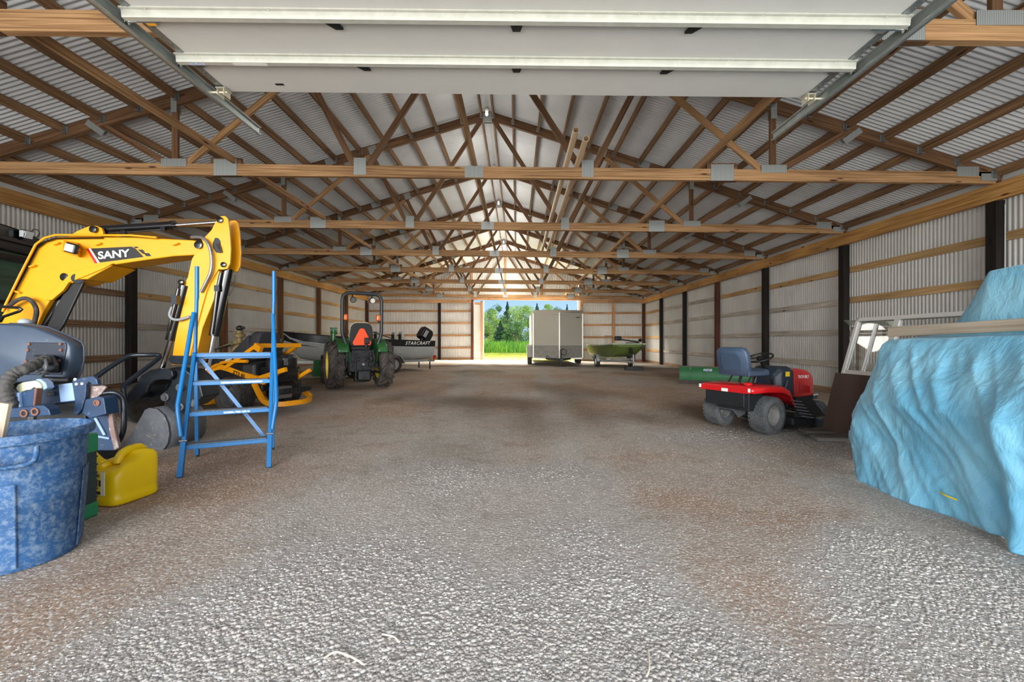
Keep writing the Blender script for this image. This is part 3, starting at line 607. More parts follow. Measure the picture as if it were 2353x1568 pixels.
def excavator():
    r = thing('excavator', 'yellow mini excavator with black cab at left, arm curled over its bucket', 'excavator')
    ye = M_['sany_yellow']; bk = M_['black_gloss']
    ex, ey, ez = V(1, 0, 0), V(0, 0, 1), V(0, 1, 0)
    def pl(pts, d): return [((u-1187)*d/1000, 1.25-(v-783)*d/1000) for u, v in pts]
    def plate(name, pts, d, t0, t1, mt, par, bevel=.008):
        m = MB(); m.prism(pl(pts, d), (0, 0, 0), ex, ey, ez, t0, t1); return m.build(name, mt, par, bevel=bevel)
    D = 5.0
    bo = [(-60, 800), (-20, 752), (13, 703), (48, 636), (85, 563), (103, 550), (128, 543), (300, 544), (440, 551), (464, 556), (474, 567), (471, 578), (452, 585), (396, 588), (330, 597), (262, 607), (228, 613), (196, 620), (170, 632), (150, 644), (126, 664), (100, 706), (79, 748), (40, 800)]
    boom = plate('boom', bo, D, 5.02, 5.30, ye, r, .012)
    plate('boom_rib', [(262, 606), (228, 612), (190, 618), (160, 634), (130, 662), (106, 690), (122, 690), (148, 668), (160, 650), (196, 636), (240, 618)], D, 4.985, 5.02, ye, boom, .004)
    # underside web recessed
    plate('cylinder_bracket', [(258, 610), (225, 613), (160, 622), (140, 640), (146, 652), (166, 650), (182, 642), (200, 642), (214, 634)], D, 5.0, 5.32, ye, boom)
    for y0, y1 in ((5.03, 5.06), (5.22, 5.25)): plate('arm_cylinder_lug', [(148, 545), (170, 530), (196, 519), (214, 517), (227, 522), (231, 533), (226, 546)], D, y0, y1, ye, boom, .004)
    m = MB(); m.tube([at(u, v, D-.03) for u, v in ((6, 716), (10, 706), (46, 632), (82, 562), (102, 547), (128, 540), (300, 541), (360, 546))], .012, 8); m.build('hydraulic_pipe', ye, boom, smooth=60)
    m = MB(); m.tube([at(u, v, D+.0) for u, v in ((12, 710), (50, 640), (86, 570), (104, 556), (130, 548), (236, 547))], .01, 6); m.build('hydraulic_line', bk, boom, smooth=60)
    for u, v in ((130, 590-30), (75, 612), (40, 671), (226, 561), (404, 561)):
        m = MB(); m.box(at(u, v, 5.0), (.07, .035, .02), Matrix.Rotation(-.3 if v < 660 else .3, 3, 'Y')); m.build('pipe_clamp', ye, boom, bevel=.006)
    for u, v, rr in ((214, 527, .04), (456, 563, .045), (148, 637, .045)):
        m = MB(); m.lathe([(rr, 0), (rr, .03), (rr*.6, .034), (0, .034)], at(u, v, D)+V(0, .02, 0), (0, -1, 0), 18); m.build('pin', bk, boom, smooth=40)
    # work light
    m = MB(); m.add([at(u, v, d) for u, v, d in ((146, 552, 5.0), (178, 558, 5.0), (186, 575, 5.0), (183, 592, 5.0), (142, 578, 5.0))]+[at(u, v, d) for u, v, d in ((150, 560, 4.93), (176, 562, 4.93), (182, 576, 4.93), (178, 588, 4.95), (146, 576, 4.93))], [(0, 1, 2, 3, 4), (9, 8, 7, 6, 5)]+[(i, (i+1) % 5, 5+(i+1) % 5, 5+i) for i in range(5)]); q = m.build('lamp_bracket', ye, boom)
    Rl = Matrix.Rotation(.25, 3, 'Y') @ Matrix.Rotation(-.2, 3, 'Z')
    m = MB(); m.box(at(165, 571, 4.9), (.155, .05, .115), Rl); q = m.build('work_lamp', bk, boom, bevel=.015)
    m = MB(); m.box(at(165, 571, 4.9)+Rl @ V(0, -.027, 0), (.125, .008, .085), Rl); m.build('lamp_lens', mat('lens', (215, 220, 222), .12, .2, var=.2, vscale=60), q, bevel=.006)
    # decal
    fr = lambda pts, nm, mt, off=0: plate(nm, pts, D, 5.0195-off, 5.0205-off, mt, boom, 0)
    fr([(205, 570.5), (299, 566), (309, 571.5), (327, 590), (226, 603)], 'decal_panel', M_['black'], .001)
    fr([(194, 571), (200, 570.6), (221, 604), (214, 604.8)], 'decal_stripe', M_['red_decal'], .001); fr([(200, 570.6), (204, 570.4), (225, 603.4), (221, 604)], 'decal_stripe', M_['white_paint'], .0012)
    for q in ([(303, 566.5), (312, 566), (316, 569.5), (307, 570)], [(313, 573), (324, 573), (330, 578), (319, 578)], [(327, 581.5), (339, 581), (345, 588), (333, 588.5)], [(319, 578), (327, 578), (333, 583), (325, 583)]): fr(q, 'decal_check', M_['black'], .001)
    a, c = at(222, 595.5, D), at(300, 589, D); text('SANY', M_['white_paint'], boom, None, size=.118, ext=.0008, bold=.0028, M=frame(V(a.x, 5.0185, a.z+.004), V(c.x-a.x, 0, c.z-a.z), V(.06, 0, 1)), sx=1.22)
    # arm cylinder
    m = MB(); m.cyl(at(232, 528.5, 5.12), at(398, 518.5, 5.12), .05, 20); cy = m.build('arm_cylinder', bk, r, smooth=40)
    m = MB(); m.cyl(at(396, 518.6, 5.12), at(402, 518.2, 5.12), .057, 20); m.build('cylinder_gland', bk, cy, smooth=40)
    m = MB(); m.cyl(at(400, 518.4, 5.12), at(514, 510, 5.12), .022, 14); m.build('piston_rod', M_['chrome'], cy, smooth=40)
    m = MB(); m.tube([at(250, 535, 5.04), at(300, 533, 5.04), at(380, 527, 5.04)], .01, 6); m.box(at(285, 534, 5.04), (.05, .03, .04)); m.box(at(376, 527, 5.04), (.05, .03, .04)); m.build('cylinder_line', bk, cy, smooth=40)
    # stick
    st = [(510, 499), (521, 498), (527, 504), (531, 530), (534, 575), (532, 607), (526, 619), (514, 621), (506, 620), (497, 634), (486, 652), (478, 672), (470, 700), (455, 756), (437, 838), (398, 838), (405, 790), (420, 715), (432, 655), (445, 597), (453, 583), (470, 576), (472, 562), (466, 550), (475, 546), (490, 530), (500, 510)]
    stick = plate('stick', [p for p in st if p[1] > 540 or True], D, 4.97, 4.995, ye, r, .004)
    plate('stick_plate', st[:9]+[(500, 640), (480, 600), (475, 546), (490, 530), (500, 510)], D, 5.15, 5.175, ye, stick, .004)
    plate('stick_box', [(505, 622), (492, 690), (466, 755), (448, 838), (398, 838), (405, 790), (420, 715), (432, 655), (446, 600), (475, 600)], D, 4.99, 5.2, ye, stick, .01)
    plate('cylinder_lug', [(424, 652), (430, 640), (436, 632), (434, 668), (424, 662)], D, 5.0, 5.05, ye, stick, .003); 
    for u, v, rr in ((511, 508, .035), (519, 610, .03), (422, 650, .03)):
        m = MB(); m.lathe([(rr, 0), (rr, .03), (rr*.6, .036), (0, .036)], at(u, v, D)+V(0, -.02, 0), (0, -1, 0), 16); m.build('pin', bk, stick, smooth=40)
    m = MB(); hole = [(499, 548), (506, 549), (511, 556), (511, 574), (507, 583), (501, 582), (494, 571), (493, 561)]; m.prism(pl(hole, D), (0, 0, 0), ex, ey, ez, 4.966, 4.972); m.build('slot', M_['black'], stick)
    m = MB()
    for k in range(3): m.tube([at(495+k*4, 560, 4.955), at(499+k*4, 570, 4.955), at(504+k*3, 581, 4.96)], .008, 6)
    m.build('hose_bundle', M_['rubber'], stick, smooth=60)
    m = MB(); m.tube(smooth_path([at(u, v, d) for u, v, d in ((440, 545, 4.97), (462, 546, 4.94), (478, 560, 4.93), (486, 590, 4.93), (484, 625, 4.93), (472, 652, 4.94), (462, 672, 4.95))], 5), .017, 10); m.build('steel_hose', M_['steel'], stick, smooth=60)
    m = MB(); m.tube(smooth_path([at(u, v, d) for u, v, d in ((396, 706, 4.92), (390, 722, 4.9), (396, 733, 4.9), (412, 735, 4.92), (436, 728, 4.95))], 5), .016, 8); m.build('hose', mat('grey_hose', (120, 124, 126), .6), stick, smooth=60)
    # bucket cylinder (right) and thumb cylinder (left)
    m = MB(); m.cyl(at(524, 618, 5.08), at(492, 772, 5.08), .056, 20); c1 = m.build('bucket_cylinder', bk, r, smooth=40)
    m = MB(); m.cyl(at(493, 766, 5.08), at(476, 850, 5.08), .03, 14); m.build('piston_rod', M_['chrome'], c1, smooth=40)
    m = MB(); m.tube([at(508, 628, 5.02), at(500, 665, 5.0), at(492, 735, 5.02), at(487, 768, 5.02)], .022, 8); m.box(at(501, 663, 5.0), (.06, .05, .07)); m.build('cylinder_line', bk, c1, smooth=50)
    m = MB(); m.tube(smooth_path([at(540, 632, 5.1), at(536, 660, 5.1), at(526, 680, 5.1)], 4), .007, 6); m.build('hose', M_['rubber'], c1, smooth=50)
    m = MB(); m.cyl(at(424, 656, 4.98), at(392, 782, 4.98), .052, 20); c2 = m.build('thumb_cylinder', bk, r, smooth=40)
    m = MB(); m.cyl(at(394, 776, 4.98), at(368, 862, 4.98), .027, 14); m.build('piston_rod', M_['chrome'], c2, smooth=40)
    m = MB(); m.tube([at(410, 664, 4.92), at(402, 700, 4.9), at(388, 760, 4.92)], .018, 8); m.box(at(404, 690, 4.9), (.06, .06, .1)); m.build('cylinder_line', bk, c2, smooth=50)
    # linkage, thumb, bucket
    lk = M_['thumb_black']
    for y in (4.93, 5.22): plate('bucket_link', [(396, 824), (404, 817), (470, 818), (476, 828), (470, 838), (404, 836)], D, y, y+.03, lk, r, .01)
    plate('thumb', [(392, 848), (402, 852), (404, 864), (396, 873), (382, 872), (362, 874), (350, 884), (344, 900), (326, 914), (300, 926), (286, 928), (288, 915), (306, 900), (318, 884), (332, 862), (352, 850), (372, 846)], 4.9, 4.86, 4.91, lk, r, .01)
    plate('thumb', [(392, 848), (402, 852), (404, 864), (396, 873), (382, 872), (362, 874), (350, 884), (344, 900), (326, 914), (300, 926), (286, 928), (288, 915), (306, 900), (318, 884), (332, 862), (352, 850), (372, 846)], 4.9, 5.13, 5.18, lk, r, .01)
    m = MB()
    for u, v in ((384, 862), (345, 880), (305, 912)): m.cyl(at(u, v, 4.9), at(u, v, 4.9)+V(0, .28, 0), .035, 12)
    m.build('thumb_pin', M_['dark_steel'], r, smooth=40)
    plate('coupler', [(394, 850), (430, 850), (462, 880), (470, 912), (440, 935), (400, 945), (384, 930), (380, 905), (396, 880)], 4.95, 4.93, 5.22, lk, r, .015)
    for u, v in ((420, 890), (420, 934), (452, 926), (386, 912)):
        m = MB(); m.lathe([(.045, 0), (.045, .03), (.028, .036), (.028, .05), (0, .05)], at(u, v, 4.95)+V(0, -.02, 0), (0, -1, 0), 14); m.build('pin', M_['dirty_steel'], r, smooth=40)
    bp = [(286, 1036), (300, 1018), (318, 990), (340, 952), (346, 940), (356, 935), (374, 938), (390, 952), (399, 972), (402, 996), (398, 1016), (386, 1034), (372, 1042), (352, 1044), (318, 1041)]
    bkm = M_['dirty_steel']; bucket = plate('bucket_side', bp, 4.88, 4.80, 4.83, bkm, r, .004)
    plate('bucket_side', bp, 4.88, 5.36, 5.39, bkm, r, .004)
    shp = smooth_path([V(x, z, 0) for x, z in pl([(346, 940), (358, 936), (375, 939), (391, 953), (400, 973), (402, 996), (398, 1016), (386, 1034), (370, 1043), (345, 1045), (300, 1042), (286, 1038)], 4.88)], 4)
    m = MB(); m.loft([[V(p.x, y, p.y) for p in shp] for y in (4.83, 5.36)], closed=False); m.build('bucket_shell', bkm, r, smooth=50, solid=.018)
    for k in range(4):
        y = 4.86+k*.155; a = at(290, 1040, 4.88); m = MB(); m.add([(a.x, y, a.z-.012), (a.x, y+.07, a.z-.012), (a.x, y, a.z+.03), (a.x, y+.07, a.z+.03), (a.x-.13, y+.02, a.z-.012), (a.x-.13, y+.05, a.z-.012)], [(0, 1, 5, 4), (2, 4, 5, 3), (0, 4, 2), (1, 3, 5), (0, 2, 3, 1)]); m.build('bucket_tooth', M_['dark_steel'], r)
    # house, cab, tracks
    m = MB(); m.box((-8.0, 5.75, 1.02), (1.7, 1.6, .62)); m.build('engine_house', ye, r, bevel=.08, seg=3)
    m = MB(); m.box((-6.75, 5.15, .95), (.9, .34, .4)); m.build('boom_foot', M_['dark_steel'], r, bevel=.03)
    rf = [(5.30, 2.52), (6.44, 2.46), (6.50, 2.50), (6.50, 2.62), (6.44, 2.74), (6.30, 2.81), (6.0, 2.85), (5.30, 2.87)]
    cabm = MB(); cabm.prism(rf, (0, 0, 0), V(0, 1, 0), ey, V(1, 0, 0), -8.6, -7.03); cab = cabm.build('cab_roof', bk, r, bevel=.03)
    m = MB(); m.prism([(5.28, 2.66), (6.44, 2.6), (6.44, 2.66), (5.28, 2.72)], (0, 0, 0), V(0, 1, 0), ey, V(1, 0, 0), -7.04, -6.99); m.build('roof_visor', bk, cab, bevel=.008)
    for x in (-8.5, -7.08):
        for y in (5.38, 5.70, 6.42):
            if x > -8 or y != 5.7: m = MB(); m.bar(V(x, y, 1.2), V(x, y, 2.55), .06, .07, up=(0, 1, 0)); m.build('cab_post', bk, cab, bevel=.01)
    for z, w_, h_ in ((1.78, .05, .05), (2.40, .05, .1), (1.25, .06, .3)): m = MB(); m.bar(V(-7.05, 5.38, z), V(-7.05, 6.42, z), w_, h_); m.build('cab_rail', bk, cab)
    gm = mat('green_glass', (140, 175, 155), .04, trans=.9)
    for y in (5.40, 6.42): m = MB(); m.box((-7.78, y, 1.9), (1.4, .008, 1.15)); m.build('cab_glass', gm, cab)
    m = MB(); m.box((-7.07, 5.9, 1.9), (.008, 1.0, 1.15)); m.build('cab_glass', gm, cab)
    m = MB(); m.box((-7.9, 5.95, 1.35), (.5, .5, .14)); m.box((-8.15, 5.95, 1.7), (.14, .5, .65)); m.build('cab_seat', M_['black'], cab, bevel=.04)
    m = MB(); m.box(at(61, 539, 6.18), (.07, .12, .12), Matrix.Rotation(.3, 3, 'Y')); l = m.build('cab_lamp', bk, cab, bevel=.012)
    q = at(61, 539, 6.18); m = MB(); m.box((q.x+.036, q.y-.0, q.z-.01), (.012, .1, .1), Matrix.Rotation(.3, 3, 'Y')); m.box((q.x, q.y-.062, q.z), (.06, .006, .09)); m.build('lamp_lens', MATS['lens'], l)
    m = MB(); m.tube(smooth_path([at(72, 534, 6.2), at(78, 527, 6.2), at(88, 530, 6.2), at(90, 538, 6.2), at(84, 546, 6.25)], 4), .008, 6); m.build('cab_cable', M_['rubber'], cab, smooth=60)
    m = MB(); m.tube(smooth_path([at(20, 704, 4.95), at(40, 690, 4.93), at(60, 686, 4.93), at(76, 696, 4.93), at(84, 716, 4.93), at(78, 745, 4.94), at(72, 760, 4.96)], 5), .022, 8); m.build('boom_hose', M_['rubber'], boom, smooth=60)
    m = MB(); m.tube([at(-10, 704, 4.8), at(45, 708, 4.8), at(50, 711, 4.8), at(44, 716, 4.8), at(8, 728, 4.8), at(0, 740, 4.8)], .016, 8); m.build('grab_rail', bk, r, smooth=60)
    m = MB(); m.cyl(at(178, 640, 5.14), at(88, 790, 5.14), .075, 20); c3 = m.build('boom_cylinder', bk, r, smooth=40)
    m = MB(); m.prism(pl([(150, 650), (186, 648), (140, 745), (110, 790), (84, 790), (100, 750)], 5.0), (0, 0, 0), ex, ey, ez, 5.03, 5.06); m.build('cylinder_guard', M_['black'], c3, bevel=.01)
    m = MB(); m.cyl(at(178, 640, 5.0), at(178, 640, 5.36), .055, 16); m.build('pin', M_['dark_steel'], c3, smooth=40)
    for y in (4.95, 6.35):
        prof = []
        for k in range(40):
            a = 2*PI*k/40; c, s = math.cos(a), math.sin(a); prof.append((-7.75+math.copysign(min(abs(c)*1.6, 1)*.75, c)+.3*c, .33+.30*s))
        m = MB(); m.prism(prof, (0, 0, gz(-7)), ex, ey, ez, y, y+.36); m.build('track', M_['rubber'], r, bevel=.02)
    m = MB(); m.box((-7.75, 5.8, .55), (1.2, 1.2, .3)); m.build('undercarriage', M_['dark_steel'], r)
    m = MB(); m.prism([(-6.35, .05), (-6.3, .12), (-6.27, .3), (-6.3, .42), (-6.33, .42), (-6.32, .3), (-6.36, .12)], (0, 0, 0), ex, ey, ez, 4.9, 6.6); m.build('dozer_blade', lk, r)
    m = MB(); m.bar(V(-6.3, 5.3, .25), V(-7.2, 5.3, .45), .1, .12); m.bar(V(-6.3, 6.2, .25), V(-7.2, 6.2, .45), .1, .12); m.build('blade_arms', lk, r)
excavator()

def blue_machine():
    r = thing('tractor_attachment', 'worn dark-blue machine with grey hood, ribbed hose and tube guards behind the trash can', 'machine')
    hd = mat('hood_grey', (62, 76, 94), .45, var=.25, vscale=3, spots=(130, 142, 154), spot_amt=.64, spot_scale=14)
    nb = mat('navy_paint', (26, 58, 92), .5, var=.4, vscale=6, spots=(96, 114, 132), spot_amt=.60, spot_scale=16); nl = mat('light_blue_paint', (138, 164, 200), .55, var=.12)
    D = 3.9; ex, ey, ez = V(1, 0, 0), V(0, 0, 1), V(0, 1, 0)
    def pl(pts, d): return [((u-1187)*d/1000, 1.25-(v-783)*d/1000) for u, v in pts]
    def plate(name, pts, d, t, mt, par=r, bevel=.006):
        m = MB(); m.prism(pl(pts, d), (0, 0, 0), ex, ey, ez, d, d+t); return m.build(name, mt, par, bevel=bevel)
    ho = pl([(-160, 742), (0, 743), (50, 745), (90, 752), (130, 768), (158, 781), (170, 788), (174, 798), (174, 825), (170, 850), (162, 868), (150, 877), (100, 880), (-160, 884)], D)
    c = V(sum(p[0] for p in ho)/len(ho), 0, sum(p[1] for p in ho)/len(ho))
    m = MB(); rings = []
    for y, k in ((3.86, .90), (3.87, .95), (3.90, .985), (3.96, 1), (4.5, 1), (4.62, .97)):
        rings.append([V(c.x+(x-c.x)*(1-(1-k)*.6)-max(0, y-3.96)*1.15, y, c.z+(z-c.z)*k) for x, z in ho])
    m.loft(rings); hood = m.build('hood', hd, r, smooth=50)
    m = MB(); m.tube([V(x, 3.975, z) for x, z in ho[1:12]], .008, 8); m.build('hood_lip', hd, hood, smooth=60)
    m = MB(); p = at(58, 741, 4.1); m.ball((p.x, 4.1, p.z), (.05, .05, .035)); m.build('filler_cap', mat('dusty_white', (170, 178, 184), .6, var=.3), hood, smooth=180)
    pt = mat('chipped_black', (28, 36, 48), .5, spots=(196, 200, 204), spot_amt=.60, spot_scale=20)
    plate('cover_plate', [(64, 787), (150, 788), (152, 800), (140, 862), (52, 862)], 3.85, .02, pt)
    ru = mat('rust', (122, 84, 70), .8, var=.3)
    for u, v in ((65, 805), (61, 831), (141, 805), (137, 829), (68, 791), (140, 791)):
        m = MB(); m.lathe([(.013, 0), (.013, .01), (.008, .014), (0, .014)], at(u, v, 3.85), (0, -1, 0), 10); m.build('plate_bolt', ru, r, smooth=40)
    m = MB(); m.loft([[at(u, v, d) for u, v in q] for d, q in ((3.86, [(76, 816), (124, 816), (138, 838), (136, 852), (128, 858), (84, 858)]), (3.70, [(78, 818), (122, 818), (134, 838), (132, 851), (125, 856), (86, 856)]), (3.66, [(84, 822), (118, 822), (128, 838), (126, 848), (120, 852), (90, 852)]))]); m.build('motor_cover', mat('dusty_black', (50, 56, 62), .5, var=.5, vscale=14, spots=(130, 136, 140), spot_amt=.66), r, bevel=.008)
    P = smooth_path([at(u, v, d) for u, v, d in ((104, 828, 3.64), (84, 836, 3.55), (60, 848, 3.45), (34, 858, 3.4), (18, 874, 3.36), (12, 892, 3.34), (16, 912, 3.34), (26, 930, 3.36), (32, 942, 3.4))], 9)
    m = MB(); m.tube(P, [.042+.004*math.sin(i*1.35) for i in range(len(P))], 14); m.build('ribbed_hose', mat('hose_grey', (78, 76, 74), .8, var=.3, vscale=20, bump=.4), r, smooth=70)
    for a, b in (((98, 832), (92, 858)), ((104, 826), (96, 866)), ((74, 852), (110, 858))):
        m = MB(); m.tube(smooth_path([at(a[0], a[1], 3.6), at((a[0]+b[0])/2+6, (a[1]+b[1])/2, 3.56), at(b[0], b[1], 3.62)], 4), .012, 8); m.build('hydraulic_fitting', M_['dirty_steel'], r, smooth=60)
    m = MB(); m.tube([at(100, 872, 3.7), at(160, 874, 3.75)], .025, 10); m.build('cross_shaft', M_['dark_steel'], r, smooth=60)
    plate('curved_guard', [(36, 893), (40, 884), (52, 879), (80, 875), (88, 879), (94, 888), (92, 896), (84, 897), (80, 890), (74, 892), (70, 896), (60, 897), (44, 903)], 3.42, .06, mat('cream_foam', (206, 208, 172), .8, var=.15), r)
    plate('curved_bracket', [(80, 872), (92, 871), (104, 880), (108, 892), (100, 897), (94, 897), (95, 888), (88, 878)], 3.44, .06, nl, r)
    plate('upright_bracket', [(42, 905), (60, 898), (76, 894), (80, 892), (82, 896), (78, 938), (44, 938)], 3.40, .04, nb, r)
    plate('bracket_edge', [(79, 892), (84, 894), (78, 940), (74, 940)], 3.39, .05, ru, r)
    plate('light_bracket', [(30, 905), (42, 902), (46, 938), (34, 936)], 3.38, .05, nl, r)
    for t_, pts in (('cross_beam', [(14, 940), (76, 934), (84, 932), (100, 932), (112, 942), (116, 955), (14, 962)]),):
        plate(t_, pts, 3.32, .08, nb, r)
    for u, v in ((58, 950), (83, 946)):
        m = MB(); m.lathe([(.03, 0), (.03, .012), (.018, .012), (.018, .0)], at(u, v, 3.32), (0, -1, 0), 16, caps=False); m.build('pin_hole', ru, r); m = MB(); m.lathe([(0, 0), (.02, 0), (.02, .004), (0, .004)], at(u, v, 3.318), (0, -1, 0), 14); m.build('hole', M_['black'], r)
    bm_ = plate('side_beam', [(82, 890), (170, 880), (172, 924), (84, 932)], 3.6, .05, nb, r)
    for u, v in ((113, 892), (115, 906)):
        m = MB(); m.cyl(at(u-5, v, 3.58), at(u+5, v, 3.58), .02, 10); m.build('beam_bolt', M_['dirty_steel'], bm_, smooth=40)
    plate('side_beam', [(84, 934), (172, 924), (196, 936), (196, 965), (84, 965)], 3.62, .05, M_['dark_steel'], r)
    plate('patch_panel', [(133, 884), (165, 880), (172, 921), (138, 925)], 3.585, .012, nl, r)
    plate('hook_plate', [(165, 873), (200, 866), (212, 864), (222, 872), (225, 884), (214, 886), (204, 878), (198, 884), (196, 914), (188, 940), (176, 955), (166, 952), (172, 924)], 3.55, .03, nb, r)
    for u, v in ((177, 883), (190, 882), (174, 872)):
        m = MB(); m.lathe([(.011, 0), (.011, .008), (0, .008)], at(u, v, 3.55), (0, -1, 0), 10); m.build('plate_bolt', M_['white_paint'], r)
    plate('bent_plate', [(199, 884), (214, 888), (236, 886), (244, 890), (232, 906), (222, 914), (200, 918), (196, 912)], 3.6, .02, mat('rusty_paint', (120, 104, 98), .7, spots=(160, 150, 146), spot_amt=.5, spot_scale=20), r)
    plate('end_bracket', [(196, 918), (226, 912), (238, 914), (244, 952), (206, 962), (188, 950)], 3.52, .12, nb, r)
    m = MB(); m.lathe([(.026, 0), (.026, .01), (.016, .01), (.016, 0)], at(224, 926, 3.52), (0, -1, 0), 14, caps=False); m.lathe([(0, 0), (.016, 0), (.016, .003), (0, .003)], at(224, 926, 3.519), (0, -1, 0), 12); m.build('pin_hole', ru, r)
    plate('rusted_edge', [(246, 912), (252, 914), (262, 985), (273, 1030), (262, 1036), (250, 990)], 3.62, .03, mat('rust_grey', (126, 104, 98), .8, spots=(170, 164, 160), spot_amt=.52, spot_scale=22), r)
    plate('skirt_panel', [(200, 962), (246, 952), (258, 1000), (262, 1036), (206, 1036), (196, 1000)], 3.64, .03, nb, r)
    for q in ([(214, 962), (220, 960), (242, 1000), (236, 1002)], [(204, 998), (250, 1006), (250, 1011), (204, 1003)]): plate('skirt_rib', q, 3.625, .015, nl, r)
    gt = mat('guard_black', (26, 32, 40), .3, .2, var=.4)
    m = MB(); m.tube(smooth_path([at(u, v, d) for u, v, d in ((214, 872, 3.9), (250, 846, 4.0), (285, 824, 4.1), (305, 817, 4.15), (340, 816, 4.2), (362, 816, 4.25), (368, 820, 4.25), (350, 836, 4.15), (320, 858, 4.0), (290, 882, 3.9), (284, 895, 3.86), (286, 915, 3.86))], 5), .021, 10); m.build('tube_guard', gt, r, smooth=60)
    m = MB(); m.tube(smooth_path([at(u, v, d) for u, v, d in ((228, 906, 3.62), (256, 902, 3.64), (272, 906, 3.66), (283, 920, 3.68), (285, 945, 3.68), (284, 985, 3.68), (276, 1010, 3.7), (262, 1022, 3.7))], 5), .02, 10); m.build('tube_guard', gt, r, smooth=60)
    m = MB(); m.box((-4.62, 3.98, .45), (.9, .45, .74)); m.build('gearbox_housing', M_['dark_steel'], r, bevel=.05)
    m = MB(); m.box((-3.76, 3.78, .17), (.3, .36, .3)); m.build('skid_shoe', M_['dark_steel'], r, bevel=.03)
blue_machine()
def spare_wheel():
    p = at(268, 872, 5.9)
    r = thing('small_tire', 'small dirty tire on a dark hub by the left wall behind the tube guards', 'tire', (p.x, 6.3, gz(p.x)+.30), .2)
    m = MB(); m.lathe([(.16, -.07), (.24, -.08), (.29, -.06), (.30, 0), (.29, .06), (.24, .08), (.16, .07)], (0, 0, 0), (1, -.4, 0), 32); m.build('tire', M_['rubber'], r, smooth=40)
    m = MB(); m.lathe([(0, -.05), (.16, -.06), (.16, .06), (0, .05)], (0, 0, 0), (1, -.4, 0), 20); m.build('hub', M_['dark_steel'], r, smooth=40)
spare_wheel()
# ---------------------------------------------------------------- vehicles in the middle
def wheel(par, c, R, Wd, rr, rim, tread='turf', yaw=0, dish=1, name='wheel', bulge=.08, rub='rubber'):
    """axle along local x; dish = side (+1/-1) the hub face looks to"""
    m = MB(); w = Wd/2
    prof = [(rr, -w*.72), (rr*1.06, -w*.86), ((rr+R)/2, -w*(1+bulge)), (R*.93, -w*.98), (R*.985, -w*.82), (R, -w*.5), (R*1.0, 0), (R, w*.5), (R*.985, w*.82), (R*.93, w*.98), ((rr+R)/2, w*(1+bulge)), (rr*1.06, w*.86), (rr, w*.72)]
    m.lathe(prof, (0, 0, 0), (1, 0, 0), 44, caps=False)
    X = V(1, 0, 0)
    if tread == 'ag':
        n = 13
        for k in range(n):
            for s in (-1, 1):
                a0 = 2*PI*(k+(0 if s < 0 else .5))/n; P = []
                for t in (0, .5, 1):
                    a = a0+t*.42; P.append((s*w*(1.0-t*.97), a, R*(.93 if t == 0 else 1.0)))
                for (x0, b0, r0), (x1, b1, r1) in zip(P[:-1], P[1:]):
                    q = []
                    for x, b, rad in ((x0, b0, r0), (x1, b1, r1)):
                        for da in (-.062, .062):
                            for e in (-.02, R*.13): q.append(V(x, (rad+e)*math.sin(b+da), (rad+e)*math.cos(b+da)))
                    m.add(q, [(0, 1, 3, 2), (4, 6, 7, 5), (1, 5, 7, 3), (0, 4, 5, 1), (2, 3, 7, 6), (0, 2, 6, 4)])
    elif tread == 'turf':
        rows = 6; n = int(2*PI*R/(Wd/rows*1.25))
        for j in range(rows):
            x = (-1+2*(j+.5)/rows)*w*.92
            for k in range(n):
                a = 2*PI*(k+.5*(j % 2))/n; rad = R*(.995 if abs(x) < w*.75 else .975); R3 = Matrix.Rotation(-a, 3, 'X'); 
                m.box(R3 @ V(x, 0, rad+.004), (Wd/rows*.8, 2*PI*R/n*.7, .014), R3)
    t = m.build(name, M_[rub], par, smooth=35, loc=c, rot=(0, 0, yaw))
    m = MB(); f = dish
    m.lathe([(rr*1.02, -f*w*.74), (rr*1.05, -f*w*.8), (rr*.98, -f*w*.8), (rr*.9, -f*w*.5), (rr*.88, f*w*.15), (rr*.5, f*w*.25), (rr*.3, f*w*.25), (rr*.28, f*w*.4), (0, f*w*.4)], (0, 0, 0), (1, 0, 0), 32, caps=False)
    m.lathe([(rr*1.02, f*w*.74), (rr*1.06, f*w*.82), (rr*.98, f*w*.82), (rr*.9, f*w*.5), (rr*.87, f*w*.1)], (0, 0, 0), (1, 0, 0), 32, caps=False)
    for k in range(5):
        a = 2*PI*k/5; m.lathe([(.014, 0), (.014, .018), (0, .018)], (f*w*.25, rr*.4*math.cos(a), rr*.4*math.sin(a)), (f, 0, 0), 6)
    m.build('rim', rim, t, smooth=35)
    return t
mat('dusty_rubber', (40, 38, 37), .85, var=.5, vscale=6, c2=(92, 84, 76), bump=.3)
mat('jd_green', (34, 92, 42), .35, var=.15, coat=.2); mat('jd_yellow', (226, 200, 60), .45, var=.12); mat('orange_lens', (240, 110, 20), .25, coat=.4); mat('smv_orange', (252, 84, 24), .5); mat('cub_yellow', (228, 150, 14), .36, var=.06, coat=.2)
mat('seat_black', (34, 34, 36), .6, var=.2); mat('engine_mix', (48, 48, 50), .4, .4, var=.6, vscale=22, c2=(14, 14, 15)); mat('white_rim', (205, 205, 200), .4, var=.2); mat('grey_rim', (112, 114, 114), .4, .5, var=.25)
